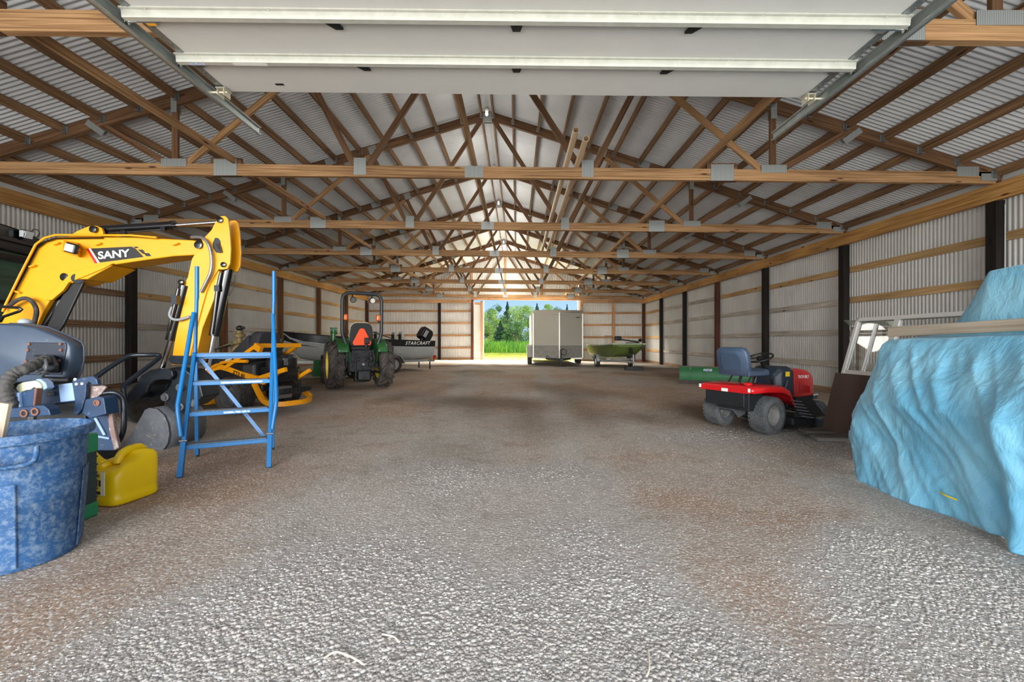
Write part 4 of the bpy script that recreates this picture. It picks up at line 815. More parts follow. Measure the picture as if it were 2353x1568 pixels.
def tractor():
    x, y = -4.03, 11.15; r = thing('tractor', 'green compact tractor seen from behind with roll bar and orange slow-vehicle triangle', 'tractor', (x, y, gz(x)), .54)
    g, bk = M_['jd_green'], M_['dark_steel']
    for s in (-1, 1):
        wheel(r, (s*.60, 0, .60), .535, .36, .36, M_['jd_yellow'], 'ag', 0, s, rub='dusty_rubber')
        wheel(r, (s*.55, 1.85, .40), .37, .26, .22, M_['jd_yellow'], 'ag', -.05, s, rub='dusty_rubber')
        m = MB(); pr = [V(0, -.42+.62*0, 1.02)]; arc = []
        for k in range(9):
            a = math.radians(150-k*15); arc.append((math.cos(a)*.68, .60+math.sin(a)*.66))
        rings = [[V(s*xx, yy, zz+dz) for yy, zz in arc for dz in (0,)] for xx, dz in ((.34, 0), (.38, .02), (.56, .02), (.585, -.03))]
        m.loft(rings, closed=False); m.build('fender', g, r, smooth=50, solid=.02)
        m = MB(); m.prism([(arc[0][0], arc[0][1]), *arc[1:], (.62, .75), (.4, .62), (-.35, .62)], (s*.34, 0, 0), (0, 1, 0), (0, 0, 1), (1, 0, 0), -.01, .01); m.build('inner_fender', g, r)
        m = MB(); m.box((s*.41, -.34, 1.78), (.13, .11, .15)); l = m.build('signal_lamp', M_['orange_lens'], r, bevel=.03, seg=3)
        m = MB(); m.bar(V(s*.41, -.34, 1.66), V(s*.41, -.34, 1.71), .05, .05); m.build('lamp_base', M_['black'], l)
        m = MB(); m.lathe([(.0, -.04), (.05, -.035), (.075, .02), (.075, .05), (0, .055)], (s*.23, -.42, 2.22), (0, -1, -.35), 18); w_ = m.build('work_lamp', M_['black'], r, smooth=40)
        m = MB(); m.lathe([(0, 0), (.06, 0), (.06, .006), (0, .006)], V(s*.23, -.42, 2.22)+V(0, -1, -.35).normalized()*.054, (0, -1, -.35), 18); m.build('lamp_lens', M_['white_paint'] if s > 0 else M_['steel'], w_)
        m = MB(); m.bar(V(s*.23, -.38, 2.25), V(s*.23, -.36, 2.36), .03, .03, up=(0, 1, 0)); m.build('lamp_arm', M_['black'], w_)
        m = MB(); m.bar(V(s*.33, -.30, .42), V(s*.36, -.78, .42), .03, .05); m.tube([V(s*.33, -.15, .9), V(s*.36, -.6, .45)], .022, 8); m.build('lift_arm', bk, r)
    P = [V(-.36, -.30, .55), V(-.36, -.36, .95), V(-.38, -.36, 1.12), V(-.45, -.36, 1.32), V(-.47, -.36, 1.42), V(-.47, -.38, 2.18), V(-.45, -.38, 2.29), V(-.38, -.38, 2.36), V(-.3, -.38, 2.38)]
    P = P+[V(-p.x, p.y, p.z) for p in reversed(P)]
    m = MB(); m.tube(P, .045, 10); m.build('roll_bar', mat('rops', (52, 56, 58), .4, .2), r, smooth=50)
    m = MB(); m.box((0, -.05, .68), (.62, .55, .5)); m.box((0, -.28, .82), (.5, .2, .3)); m.box((0, -.34, .62), (.28, .18, .36)); m.box((0, -.3, .35), (.36, .2, .3))
    for k in range(14): m.box((random.uniform(-.28, .28), -.40+random.uniform(-.05, .03), random.uniform(.4, 1.0)), (random.uniform(.03, .1), .1, random.uniform(.03, .12)))
    m.build('rear_housing', M_['engine_mix'], r, bevel=.012)
    for q in ([V(-.24, -.5, .98), V(-.2, -.52, .8), V(-.26, -.5, .55)], [V(.22, -.5, .98), V(.27, -.52, .75), V(.2, -.46, .5)], [V(.05, -.5, 1.0), V(.1, -.56, .85), V(.06, -.48, .68)]):
        m = MB(); m.tube(smooth_path(q, 5), .012, 6); m.build('hydraulic_hose', M_['rubber'], r, smooth=60)
    m = MB(); m.lathe([(.03, 0), (.03, .1), (.02, .1), (.02, .14)], (0, -.42, .62), (0, -1, 0), 12); m.build('drive_shaft', M_['steel'], r, smooth=40)
    m = MB(); m.bar(V(0, -.3, .28), V(.0, -.75, .28), .07, .03); m.build('drawbar', bk, r)
    m = MB(); m.box((0, .1, .35), (.3, 1.5, .25)); m.box((0, 1.3, .75), (.5, 1.1, .5)); m.build('chassis', bk, r, bevel=.04)
    m = MB(); m.loft([[V(a*hx, yy, z) for a, z in ((-1, .75), (1, .75), (1, zt_), (.7, zt_+.06), (-.7, zt_+.06), (-1, zt_))] for yy, hx, zt_ in ((.75, .30, 1.22), (1.4, .29, 1.18), (2.0, .26, 1.08), (2.12, .22, 1.0))]); m.build('hood', g, r, bevel=.03)
    m = MB(); m.bar(V(-.5, 1.85, .42), V(.5, 1.85, .42), .12, .1); m.bar(V(-.55, 0, .6), V(.55, 0, .6), .16, .16); m.build('axles', bk, r)
    m = MB(); m.loft([[V(hx*a, -.22+dy+(z-1.1)*-.08, z) for z, hx in ((1.06, .24), (1.12, .27), (1.35, .28), (1.55, .25), (1.62, .2), (1.645, .12)) for a in (1,)]+[V(-hx, -.22+dy+(z-1.1)*-.08, z) for z, hx in reversed(((1.06, .24), (1.12, .27), (1.35, .28), (1.55, .25), (1.62, .2), (1.645, .12)))] for dy in (-.05, .06)])
    s_ = m.build('seat_back', M_['seat_black'], r, bevel=.02)
    m = MB(); m.box((0, 0.02, 1.02), (.5, .46, .12)); m.build('seat_cushion', M_['seat_black'], r, bevel=.04)
    m = MB(); m.tube([V(.25, -.2, 1.1), V(.285, -.22, 1.35), V(.25, -.24, 1.57), V(.14, -.24, 1.66), V(-.14, -.24, 1.66), V(-.25, -.24, 1.57), V(-.285, -.22, 1.35), V(-.25, -.2, 1.1)], .014, 8); m.build('seat_piping', mat('piping_cream', (190, 186, 160), .6), s_, smooth=60)
    m = MB(); m.prism([(-.19, 1.09), (.19, 1.09), (.22, 1.13), (.22, 1.17), (.06, 1.49), (.035, 1.51), (-.035, 1.51), (-.06, 1.49), (-.22, 1.17), (-.22, 1.13)], (0, -.335, 0), (1, 0, 0), (0, 0, 1), (0, 1, 0), -.012, .0); tr = m.build('slow_vehicle_triangle', M_['smv_orange'], r, bevel=.006)
    m = MB(); m.box((.11, -.37, 1.2), (.12, .1, .16)); m.box((.09, -.37, 1.08), (.07, .08, .1)); m.build('outlet_block', M_['black'], r, bevel=.02)
    m = MB(); m.lathe([(.18, -.012), (.195, 0), (.18, .012)], (0, .62, 1.42), (0, -.5, 1), 28, caps=False); m.tube([V(0, .62, 1.42), V(0, .8, 1.1)], .02, 8); m.bar(V(-.18, .62, 1.42), V(.18, .62, 1.42), .02, .02); m.build('steering_wheel', M_['black'], r, smooth=50)
    # loader at the front left
    for s in (-1, 1):
        m = MB(); m.tube([V(s*.48, .85, .6), V(s*.48, .9, 1.35)], .05, 8); m.bar(V(s*.5, .88, 1.32), V(s*.5, 2.3, 1.0), .07, .14); m.bar(V(s*.5, 2.28, 1.02), V(s*.5, 2.75, .4), .07, .14); m.build('loader_arm', g, r)
    m = MB(); m.tube([V(-.52, .6, .9), V(-.52, .62, 1.5)], .045, 8); m.box((-.52, .62, 1.52), (.16, .12, .06)); m.tube([V(-.6, .62, 1.42), V(-.44, .62, 1.42)], .05, 8); m.build('valve_post', g, r)
    m = MB(); m.prism([(2.75, .12), (3.3, .1), (3.32, .14), (2.9, .3), (2.78, .62), (2.7, .62)], (0, 0, 0), (0, 1, 0), (0, 0, 1), (1, 0, 0), -.78, .78); m.build('loader_bucket', g, r)
tractor()
def zero_turn():
    x, y = -4.50, 7.66; hx, hy = -.94, .34
    r = thing('zero_turn_mower', 'yellow zero-turn mower with black covered seat behind the blue ladder', 'mower', (x, y, gz(x)), heading(hx, hy))
    ye, bk = M_['cub_yellow'], M_['black']
    for s in (-1, 1):
        wheel(r, (s*.48, 0, .30), .295, .30, .17, M_['grey_rim'], 'turf', 0, s)
        wheel(r, (s*.40, 1.25, .17), .165, .15, .08, M_['grey_rim'], 'turf', .1, s)
        S_ = s*.40
        P = smooth_path([V(S_, 1.05, .48), V(S_, .85, .52), V(S_, .66, .68), V(S_, .5, .74), V(S_, .32, .74), V(S_, -.1, .64), V(S_, -.42, .58)], 4)
        m = MB()
        for a, b in zip(P[:-1], P[1:]): m.bar(a, b+(b-a)*.1, .06, .085)
        f_ = m.build('side_frame', ye, r)
        if s < 0: text('ZT3 60', bk, f_, None, size=.075, ext=.001, bold=.002, M=frame((S_-.032, .12, .655), (0, -1, -.24), (0, -.24, 1)), sx=1.25)
        m = MB(); m.bar(V(s*.42, .30, .74), V(s*.42, -.42, 1.12), .05, .06); m.build('roll_bar_arm', ye, r)
        m = MB(); m.tube([V(s*.3, .62, .8), V(s*.3, .72, 1.05), V(s*.22, .45, 1.12)], .018, 8); m.build('drive_lever', bk, r, smooth=60)
        m = MB(); m.bar(V(s*.30, -.35, .45), V(s*.33, -.78, .68), .05, .06); m.build('rear_guard_arm', ye, r)
    m = MB(); m.bar(V(-.45, -.42, 1.12), V(.45, -.42, 1.12), .06, .07); m.bar(V(-.45, -.42, 1.12), V(-.45, -.55, 1.05), .06, .1); m.build('roll_bar_hoop', ye, r)
    m = MB(); m.loft([[V(a*hx, yy, z) for a, z in ((-1, .52), (1, .52), (1, .80), (.8, .86), (-.8, .86), (-1, .80))] for yy, hx in ((1.0, .3), (.6, .42), (-.1, .42), (-.3, .36))]); m.build('fender_body', bk, r, bevel=.05, seg=3)
    m = MB(); m.box((0, .15, .90), (.52, .5, .12)); m.build('seat_cushion', M_['seat_black'], r, bevel=.04)
    m = MB(); m.loft([[V(a*hx, yy, z) for a, z in ((-1, .88), (1, .88), (.95, 1.1), (.7, 1.32), (.4, 1.36), (-.4, 1.36), (-.7, 1.32), (-.95, 1.1))] for yy, hx in ((-.02, .29), (-.12, .3), (-.22, .27))])
    m.add([V(a*.29, yy, z) for a in (-1, 1) for yy, z in ((.45, .92), (-.05, 1.3), (-.05, .9))], [(0, 1, 2), (5, 4, 3), (0, 3, 4, 1), (1, 4, 5, 2), (0, 2, 5, 3)]); m.build('seat_cover', mat('cover_cloth', (44, 44, 48), .8, var=.3, vscale=4, bump=.3, bscale=8), r, smooth=60, bevel=.02)
    m = MB(); m.tube(smooth_path([V(-.42, .9, .6), V(-.43, .4, .82), V(-.42, -.2, .86)], 6), .03, 8); m.build('fender_trim', ye, r, smooth=60)
    m = MB(); m.box((-.42, .78, .66), (.1, .16, .14)); m.build('step_pod', ye, r, bevel=.03)
    m = MB(); m.lathe([(0, 0), (.05, 0), (.055, .02), (.04, .035), (0, .04)], (-.40, .25, .86), (-.4, 0, 1), 16); m.build('fuel_cap', M_['white_rim'], r, smooth=40)
    m = MB(); m.box((0, -.42, .62), (.5, .34, .26)); m.lathe([(.0, 0), (.17, 0), (.19, .04), (.19, .16), (.15, .22), (0, .23)], (0.1, -.45, .74), (0, 0, 1), 22)
    for k in range(12): m.box((random.uniform(-.25, .25), -.5+random.uniform(-.12, .1), random.uniform(.5, .75)), (.08, .08, random.uniform(.04, .12)))
    m.build('engine', M_['engine_mix'], r, bevel=.01)
    m = MB(); m.lathe([(.13, 0), (.14, .03), (.14, .18), (.11, .22), (0, .23)], (-.12, -.46, .68), (0, 0, 1), 20); m.build('air_filter', M_['black'], r, smooth=40)
    P = smooth_path([V(-.38, -.30, .50), V(-.40, -.55, .22), V(-.34, -.78, .17), V(-.12, -.9, .17), V(.12, -.9, .17), V(.34, -.78, .2), V(.40, -.55, .3)], 5); m = MB()
    for a, b in zip(P[:-1], P[1:]): m.bar(a, b+(b-a)*.1, .05, .08)
    m.build('rear_bumper', ye, r)
    m = MB(); m.bar(V(-.38, -.2, .52), V(-.36, -.98, .74), .05, .07); m.build('hood_guard', ye, r)
    m = MB(); m.box((-.18, -.66, .34), (.3, .2, .2)); m.build('muffler', M_['steel'], r, bevel=.02)
    m = MB(); m.prism([(-.62, .27), (-.88, .34), (-.9, .42), (-.62, .38)], (0, 0, 0), (0, 1, 0), (0, 0, 1), (1, 0, 0), -.3, .25)
    for k in range(7): m.box((-.26+k*.08, -.9, .38), (.04, .02, .06))
    m.build('muffler_shield', M_['dark_steel'], r)
    m = MB(); m.box((0, .75, .20), (1.35, .7, .14)); m.build('mower_deck', ye, r, bevel=.05); m = MB(); m.box((0, .4, .42), (.7, 1.7, .12)); m.build('chassis', bk, r, bevel=.02)
zero_turn()
def tan_machine():
    p = at(551, 800, 9.2); r = thing('water_pump', 'old tan machine with upright pipe and round flywheel behind the covered seat', 'machine', (p.x, p.y, gz(p.x)), 0)
    tn = mat('old_tan', (132, 112, 66), .6, var=.45, vscale=10)
    m = MB(); m.lathe([(0, -.1), (.16, -.1), (.2, -.04), (.2, .04), (.16, .1), (0, .1)], (.05, 0, .95), (.4, -1, 0), 26); m.build('flywheel_cover', tn, r, smooth=40)
    m = MB(); m.lathe([(.075, .75), (.075, 1.05), (.06, 1.07), (.06, 1.25), (.11, 1.26), (.11, 1.33), (.07, 1.34), (.07, 1.4)], n=18); m.build('pipe_stack', tn, r, smooth=40)
    m = MB(); m.ball((0, 0, 1.45), (.07, .07, .06), 10, 6); m.cyl((-.06, 0, 1.44), (.1, 0, 1.46), .03, 8); m.build('valve', M_['black'], r, smooth=60)
    m = MB(); m.box((-.05, .1, .45), (.7, .5, .85)); m.prism([(-.3, .8), (-.02, .8), (-.05, 1.25), (-.14, 1.22)], (0, .1, 0), (1, 0, 0), (0, 0, 1), (0, 1, 0), -.1, .1); m.build('engine_block', tn, r, bevel=.03)
    for k in range(3): m = MB(); m.tube(smooth_path([V(-.1+k*.03, -.15, 1.12), V(-.35, -.2, 1.0), V(-.55-k*.03, -.2, .72)], 5), .018, 8); m.build('hose', tn, r, smooth=60)
tan_machine()
def fishing_boat():
    Sx, Sy, Bx, By = -3.85, 18.15, -7.95, 14.9
    d = V(Bx-Sx, By-Sy, 0); L = d.length; r = thing('motor_boat', 'black and silver aluminium fishing boat with outboard motor behind the green tractor', 'boat', (Sx, Sy, gz(-5)), heading(d.x, d.y))
    al = mat('hull_silver', (186, 190, 188), .4, .25, var=.12); bk = mat('hull_black', (20, 22, 26), .25, coat=.4)
    # local: y from stern (0) to bow (L); x across
    st = [(0, .98, .62, 1.16, .45), (.8, 1.02, .68, 1.18, .43), (2.0, 1.04, .66, 1.22, .42), (3.2, .98, .52, 1.28, .45), (4.2, .74, .24, 1.36, .44), (4.8, .44, .10, 1.42, .58), (5.15, .16, .03, 1.46, .92), (5.32, .02, .01, 1.48, 1.36)]
    st = [(a*L/5.3, *b) for a, *b in st]
    bot, top = MB(), MB()
    def ring(y, B, b, zt_, zb): zk = zt_-.26*(zt_-zb)-.03; return zk
    rb, rt = [], []
    for y, B, b, zt_, zb in st:
        zs = zt_-.30*(zt_-zb); zc = zb+.18*(zt_-zb)
        rb.append([V(B*.97, y, zs), V((B+b)*.5*1.03, y, zc+.06), V(b, y, zb+.05), V(0, y, zb), V(-b, y, zb+.05), V(-(B+b)*.5*1.03, y, zc+.06), V(-B*.97, y, zs)])
        rt.append([V(-B*.97, y, zs), V(-B, y, zt_), V(-B*.9, y, zt_+.015), V(-B*.86, y, zs-.15), V(0, y, zs-.2), V(B*.86, y, zs-.15), V(B*.9, y, zt_+.015), V(B, y, zt_), V(B*.97, y, zs)])
    bot.loft(rb, closed=False); bot.add(rb[0], [tuple(range(7))]); bot.build('hull', al, r, smooth=40)
    top.loft(rt, closed=False); top.add(rt[0], [tuple(range(9))]); tp_ = top.build('topside', bk, r, smooth=40)
    for s in (-1, 1):
        m = MB(); m.tube([V(s*B, y, zt_+.01) for y, B, b, zt_, zb in st], .022, 8); m.build('gunwale', M_['black'], r, smooth=60)
        m = MB(); m.tube([V(s*(B*.98), y, zt_-.30*(zt_-zb)-.01) for y, B, b, zt_, zb in st], .018, 8); m.build('chine_strip', al, r, smooth=60)
    t = text('STARCRAFT', M_['white_paint'], tp_, None, size=.175, ext=.002, shear=.3, bold=.001, space=1.12, M=frame((.0, 0, 0), (1, 0, 0), (0, 0, 1)), sx=1.3)
    # near side of the hull is local -x (right when looking stern to bow is +x): place on the camera side
    for sd in (1,):
        s = -1
        t.matrix_local = frame((s*1.028, 1.30, 1.04), (0, -1, 0), (.0, 0, 1)) if s < 0 else frame((1.03, .2, 1.03), (0, 1, 0), (0, 0, 1))
    m = MB(); m.prism([(-.75, .85), (.75, .85), (.6, 1.1), (.15, 1.2), (-.15, 1.2), (-.6, 1.1)], (0, 2.6, .12), (1, 0, 0), (0, 0, 1), (0, 1, 0), -.25, .25); m.build('console', bk, r, bevel=.03)
    m = MB(); m.add([V(-.8, 2.9, 1.2), V(.8, 2.9, 1.2), V(.7, 2.6, 1.56), V(-.7, 2.6, 1.56)], [(0, 1, 2, 3)]); ws = m.build('windscreen', M_['glass_dark'], r, solid=.01)
    m = MB(); m.tube([V(-.84, 2.3, 1.2), V(-.8, 2.9, 1.2), V(-.7, 2.6, 1.58), V(.7, 2.6, 1.58), V(.8, 2.9, 1.2), V(.84, 2.3, 1.2)], .016, 6); m.tube([V(-.7, 2.6, 1.58), V(-.98, 1.6, 1.2)], .018, 6); m.build('windscreen_frame', M_['black'], ws)
    for y, x in ((1.15, -.3), (1.15, .4), (2.15, -.35)):
        m = MB(); m.loft([[V(x+a*.2, y+q, z) for a, z in ((-1, 1.12), (1, 1.12), (1, 1.4), (.7, 1.55), (-.7, 1.55), (-1, 1.4))] for q in (-.05, .05)]); s_ = m.build('boat_seat', mat('seat_grey', (170, 168, 160), .6, var=.1), r, bevel=.03)
        m = MB(); m.box((x, y+.055, 1.3), (.28, .02, .3)); m.box((x, y+.2, 1.1), (.38, .36, .1)); m.build('seat_pad', M_['black'], s_, bevel=.02)
    # outboard motor, tilted
    R = Matrix.Rotation(.55, 3, 'X'); m = MB()
    m.loft([[V(0, .05, 1.3)+R @ V(a*hx, b*hy, z) for a, b in ((-1, -.7), (-.7, -1), (.7, -1), (1, -.7), (1, .7), (.7, 1), (-.7, 1), (-1, .7))] for z, hx, hy in ((-.08, .17, .24), (.0, .2, .29), (.34, .2, .28), (.42, .17, .24), (.45, .1, .16))]); c = m.build('outboard_cowl', bk, r, bevel=.02)
    for k in range(3):
        m = MB(); m.box(V(0, .05, 1.3)+R @ V(-.203, .02+.05*k, .17), (.006, .018, .3), R); m.build('cowl_stripe', M_['white_paint'], c)
    m = MB(); m.box(V(0, .0, 1.3)+R @ V(0, .0, -.4), (.14, .22, .65), R); m.box((0, -.05, 1.1), (.3, .14, .3)); m.lathe([(0, -.1), (.05, -.08), (.06, .1), (0, .16)], V(0, -.0, 1.3)+R @ V(0, 0, -.78), (0, 1, .5), 12); m.build('outboard_leg', bk, r, bevel=.02)
    for k in range(3):
        a = 2*PI*k/3; q = V(0, -.0, 1.3)+R @ V(0, -.18, -.78); m = MB(); m.bar(q, q+V(.14*math.cos(a), 0, .14*math.sin(a)), .02, .07); m.build('propeller_blade', M_['black'], r)
    # trailer (its own thing)
    t = thing('boat_trailer', 'pale galvanised boat trailer carrying the black and silver fishing boat', 'trailer', r.location, r.rotation_euler.z)
    sv = mat('trailer_grey', (160, 162, 158), .45, .3, var=.2)
    for s in (-1, 1):
        m = MB(); m.bar(V(s*.55, .1, .40), V(s*.55, 3.4, .40), .06, .1); m.bar(V(s*.55, 3.4, .40), V(0, 4.9, .45), .06, .1); m.build('frame_rail', sv, t)
        wheel(t, (s*.98, 1.75, .30), .30, .19, .18, mat('spoke_rim', (190, 190, 186), .35, .3, var=.3, vscale=30), 'road', 0, s)
        arc = [(1.75+math.cos(math.radians(a))*.40, .30+math.sin(math.radians(a))*.40) for a in range(-5, 190, 15)]
        m = MB(); m.loft([[V(s*xx, yy, zz) for yy, zz in arc] for xx in (.85, 1.12)], closed=False); m.loft([[V(s*1.12, 1.75+(yy-1.75)*k, .3+(zz-.3)*k) for yy, zz in arc] for k in (1, .9)], closed=False); m.build('trailer_fender', sv, t, smooth=40, solid=.01)
        m = MB(); m.bar(V(s*.45, .0, .55), V(s*.45, 2.6, .5), .09, .08); m.build('bunk', M_['board_grey'], t)
        m = MB(); m.bar(V(s*.95, .05, .38), V(s*.95, .05, .60), .04, .04, up=(0, 1, 0)); m.box((s*.95, .03, .56), (.05, .12, .1)); m.build('tail_lamp', mat('red_lens', (150, 20, 20), .3), t)
    m = MB(); m.bar(V(-.98, 1.75, .32), V(.98, 1.75, .32), .08, .08); m.bar(V(-1.0, .1, .4), V(1.0, .1, .4), .06, .08); m.bar(V(0, 3.2, .42), V(0, 6.3, .45), .09, .1); m.build('axle_beam', sv, t)
    m = MB(); m.bar(V(0, 5.5, .45), V(0, 5.35, 1.25), .07, .07, up=(0, 1, 0)); m.bar(V(0, 5.6, .45), V(0, 5.2, .95), .05, .05, up=(0, 1, 0)); w_ = m.build('winch_post', sv, t)
    m = MB(); m.lathe([(.12, -.06), (.12, .06)], (0, 5.4, 1.05), (1, 0, 0), 16); m.box((0, 5.28, 1.2), (.1, .1, .06)); m.build('winch', M_['black'], w_)
    m = MB(); m.tube([V(0, 6.15, .05), V(0, 6.15, .75)], .03, 8); m.lathe([(.04, 0), (.1, .02), (.0, .06)], (0, 6.15, gz(0)), (0, 0, 1), 10); m.build('tongue_jack', sv, t)
    for s in (-1, 1): m = MB(); m.bar(V(s*.5, .0, .04), V(s*.5, .0, .4), .04, .04, up=(0, 1, 0)); m.build('stand_leg', M_['dark_steel'], t)
fishing_boat()
def cargo_trailer():
    r = thing('cargo_trailer', 'enclosed silver cargo trailer with pointed nose parked in the open back doorway', 'trailer', (2.08, 21.9, gz(2.08)), 0)
    sk = mat('trailer_skin', (176, 172, 158), .35, .1, var=.05, vscale=1); dp = mat('diamond_plate', (150, 148, 140), .4, .2, var=.25, vscale=6, bump=.4, bscale=70); tr = mat('trim_white', (186, 184, 176), .35, .3)
    H = 2.82; zb = .42; w = 1.24; n = .75; b = 6.6
    foot = [(-w, b), (-w, 0), (0, -n), (w, 0), (w, b)]
    m = MB(); m.prism(foot, (0, 0, 0), (1, 0, 0), (0, 1, 0), (0, 0, 1), zb, H-.2)
    m.build('body', sk, r)
    m = MB(); top = [(-w, b), (-w, .25), (0, .05), (w, .25), (w, b)]
    m.loft([[V(x, y, H-.2) for x, y in foot], [V(x, y, H) for x, y in top]]); m.build('roof_cap', mat('roof_cap', (158, 152, 142), .4, .2), r)
    for a, c in ((foot[1], foot[2]), (foot[2], foot[3])):
        for z0, z1, mm, nm, off in ((zb, zb+.62, dp, 'stone_guard', .008), (H-.24, H-.19, tr, 'trim_strip', .012), (zb+.61, zb+.64, tr, 'trim_strip', .012)):
            A = V(a[0], a[1]-off, 0); C = V(c[0], c[1]-off, 0); m = MB(); m.add([A+V(0, 0, z0), C+V(0, 0, z0), C+V(0, 0, z1), A+V(0, 0, z1)], [(0, 1, 2, 3)]); m.build(nm, mm, r)
    for x, y in foot[1:4]: m = MB(); m.bar(V(x, y, zb), V(x, y, H-.18), .05, .05, up=(0, 1, 0)); m.build('corner_trim', tr, r)
    m = MB(); m.box((0, b/2+.2, zb-.04), (2*w+.02, b, .1)); m.build('floor_frame', tr, r)
    for s in (-1, 1):
        for k in range(2): wheel(r, (s*(w+.14), 1.15+k*.85 if s < 0 else 2.3+k*.85, .36), .36, .2, .2, M_['white_rim'], 'road', 0, s)
        m = MB(); arc = [(.62, .4), (.62, .95), (.8, 1.05), (2.35, 1.05), (2.55, .95), (2.55, .4)]
        m.prism([(y+(0 if s < 0 else 1.15), z) for y, z in arc], (s*(w+.15), 0, 0), (0, 1, 0), (0, 0, 1), (1, 0, 0), -.14, .14) if s < 0 else None
        if s < 0: m.build('wheel_fender', dp, r, bevel=.02)
        m = MB(); m.bar(V(s*.6, -.2, zb-.05), V(0, -1.6, zb-.05), .06, .1); m.build('tongue_rail', M_['dark_steel'], r)
    m = MB(); m.box((-.32, -.45, zb+.08), (.0+.65, .05, .04)); m.build('step_rail', M_['dark_steel'], r)
    m = MB(); m.tube([V(0, -1.5, .03), V(0, -1.5, .85)], .035, 10); m.lathe([(.1, 0), (.1, .02), (.03, .03)], (0, -1.5, .012), (0, 0, 1), 12); m.tube([V(0, -1.5, .85), V(.12, -1.5, .9)], .012, 6); m.build('tongue_jack', M_['dark_steel'], r, smooth=50)
    m = MB(); m.tube([V(.16+.14*math.cos(2*PI*k/16), -1.2, .72+.14*math.sin(2*PI*k/16)) for k in range(16)], .018, 6, closed=True); m.build('coiled_cable', M_['black'], r, smooth=60)
    m = MB(); m.box((0, -1.75, zb-.03), (.14, .3, .12)); m.build('coupler', M_['dark_steel'], r, bevel=.02)
    m = MB(); m.add([V(.88, -.235-.012+.0, H-.36), V(1.12, -.085-.012, H-.36), V(1.12, -.085-.012, H-.42), V(.88, -.235-.012, H-.42)], [(0, 1, 2, 3)]); m.build('name_plate', M_['steel'], r)
    p = MB(); p.box((0, 0, .03), (1.0, .3, .06)); tag(p.build('timber_block', M_['board_weathered'], loc=(2.3, 20.0, gz(2.3))), 'flat dark timber under the tongue jack of the enclosed trailer', 'board')
cargo_trailer()
def jon_boat():
    # bow toward the camera, stern by the far wall
    bow, ste = V(5.05, 19.4, 0), V(4.6, 24.2, 0); d = bow-ste; L = d.length
    r = thing('jon_boat', 'green flat-bottomed boat with trolling motor at the far right corner', 'boat', (ste.x, ste.y, gz(5)), heading(d.x, d.y))
    g = mat('boat_green', (98, 116, 52), .35, var=.15, coat=.2); lt = mat('boat_pale', (176, 190, 166), .4, var=.1)
    st = [(0, .72, .55, 1.05, .52), (1.5, .76, .58, 1.06, .5), (3.0, .78, .58, 1.08, .5), (4.0, .78, .5, 1.12, .56), (4.6, .80, .42, 1.14, .74), (4.82, .80, .4, 1.15, 1.02)]
    st = [(y*L/4.82, *q) for y, *q in st]; o_, i_ = [], []
    for y, B, b, zt_, zb in st:
        o_.append([V(B, y, zt_), V((B+b)/2+.04, y, (zt_+zb)/2), V(b, y, zb), V(-b, y, zb), V(-(B+b)/2-.04, y, (zt_+zb)/2), V(-B, y, zt_)])
        i_.append([V(B, y, zt_), V(B*.9, y, zt_), V(B*.85, y, zt_-.12), V(-B*.85, y, zt_-.12), V(-B*.9, y, zt_), V(-B, y, zt_)])
    m = MB(); m.loft(o_, closed=False); m.add(o_[0], [tuple(range(6))]); m.add(o_[-1], [tuple(range(6))]); h = m.build('hull', g, r, smooth=40)
    m = MB(); m.loft(i_, closed=False); m.build('deck', lt, r)
    for s in (-1, 1): m = MB(); m.tube([V(s*B, y, zt_) for y, B, b, zt_, zb in st], .03, 8); m.build('gunwale', lt, r, smooth=60)
    m = MB(); m.tube([V(-.8, L, 1.15), V(.8, L, 1.15)], .035, 8); m.build('bow_rail', lt, r, smooth=60)
    m = MB(); m.cyl((-.5, L-.25, 1.24), (.35, L-.5, 1.36), .035, 10); t = m.build('trolling_shaft', M_['black'], r, smooth=50)
    m = MB(); m.box((.38, L-.5, 1.4), (.3, .22, .2)); m.build('trolling_head', M_['black'], t, bevel=.05); m = MB(); m.lathe([(0, -.2), (.07, -.16), (.08, .1), (0, .2)], (-.5, L-.1, 1.32), (.3, 1, 0), 14); m.build('trolling_motor', M_['black'], t, smooth=60); m = MB(); m.box((-.2, L-.2, 1.19), (.6, .14, .06)); m.build('motor_mount', M_['black'], t)
    m = MB()
    for k in range(6): m.tube([V(-.45+k*.08, .9, 1.08), V(-.45+k*.08, .9, 1.55)], .008, 5)
    m.tube([V(-.47, .9, 1.55), V(-.03, .9, 1.55)], .012, 5); m.build('live_basket', M_['dark_steel'], r)
    m = MB(); m.tube(smooth_path([V(-.55, L+.03, 1.15), V(-.6, L+.05, .95), V(-.57, L+.04, .75), V(-.52, L+.04, .98)], 5), .014, 6); m.build('rope', M_['black'], r)
    t = thing('boat_trailer', 'small silver trailer under the green flat-bottomed boat', 'trailer', r.location, r.rotation_euler.z); sv = MATS['trailer_grey']
    for s in (-1, 1):
        wheel(t, (s*.86, 2.6, .28), .28, .17, .16, M_['white_rim'], 'road', 0, s); m = MB(); m.bar(V(s*.5, .4, .4), V(s*.5, 3.8, .4), .06, .08); m.bar(V(s*.5, 3.8, .4), V(0, 5.3, .36), .06, .08); m.build('frame_rail', sv, t)
        arc = [(2.6+math.cos(math.radians(a))*.36, .28+math.sin(math.radians(a))*.36) for a in range(0, 190, 20)]; m = MB(); m.loft([[V(s*xx, yy, zz) for yy, zz in arc] for xx in (.75, .98)], closed=False); m.build('trailer_fender', sv, t, solid=.01, smooth=40)
    m = MB(); m.bar(V(-.86, 2.6, .3), V(.86, 2.6, .3), .07, .07); m.bar(V(-.7, 3.6, .42), V(.7, 3.6, .42), .06, .06); m.build('axle_beam', sv, t)
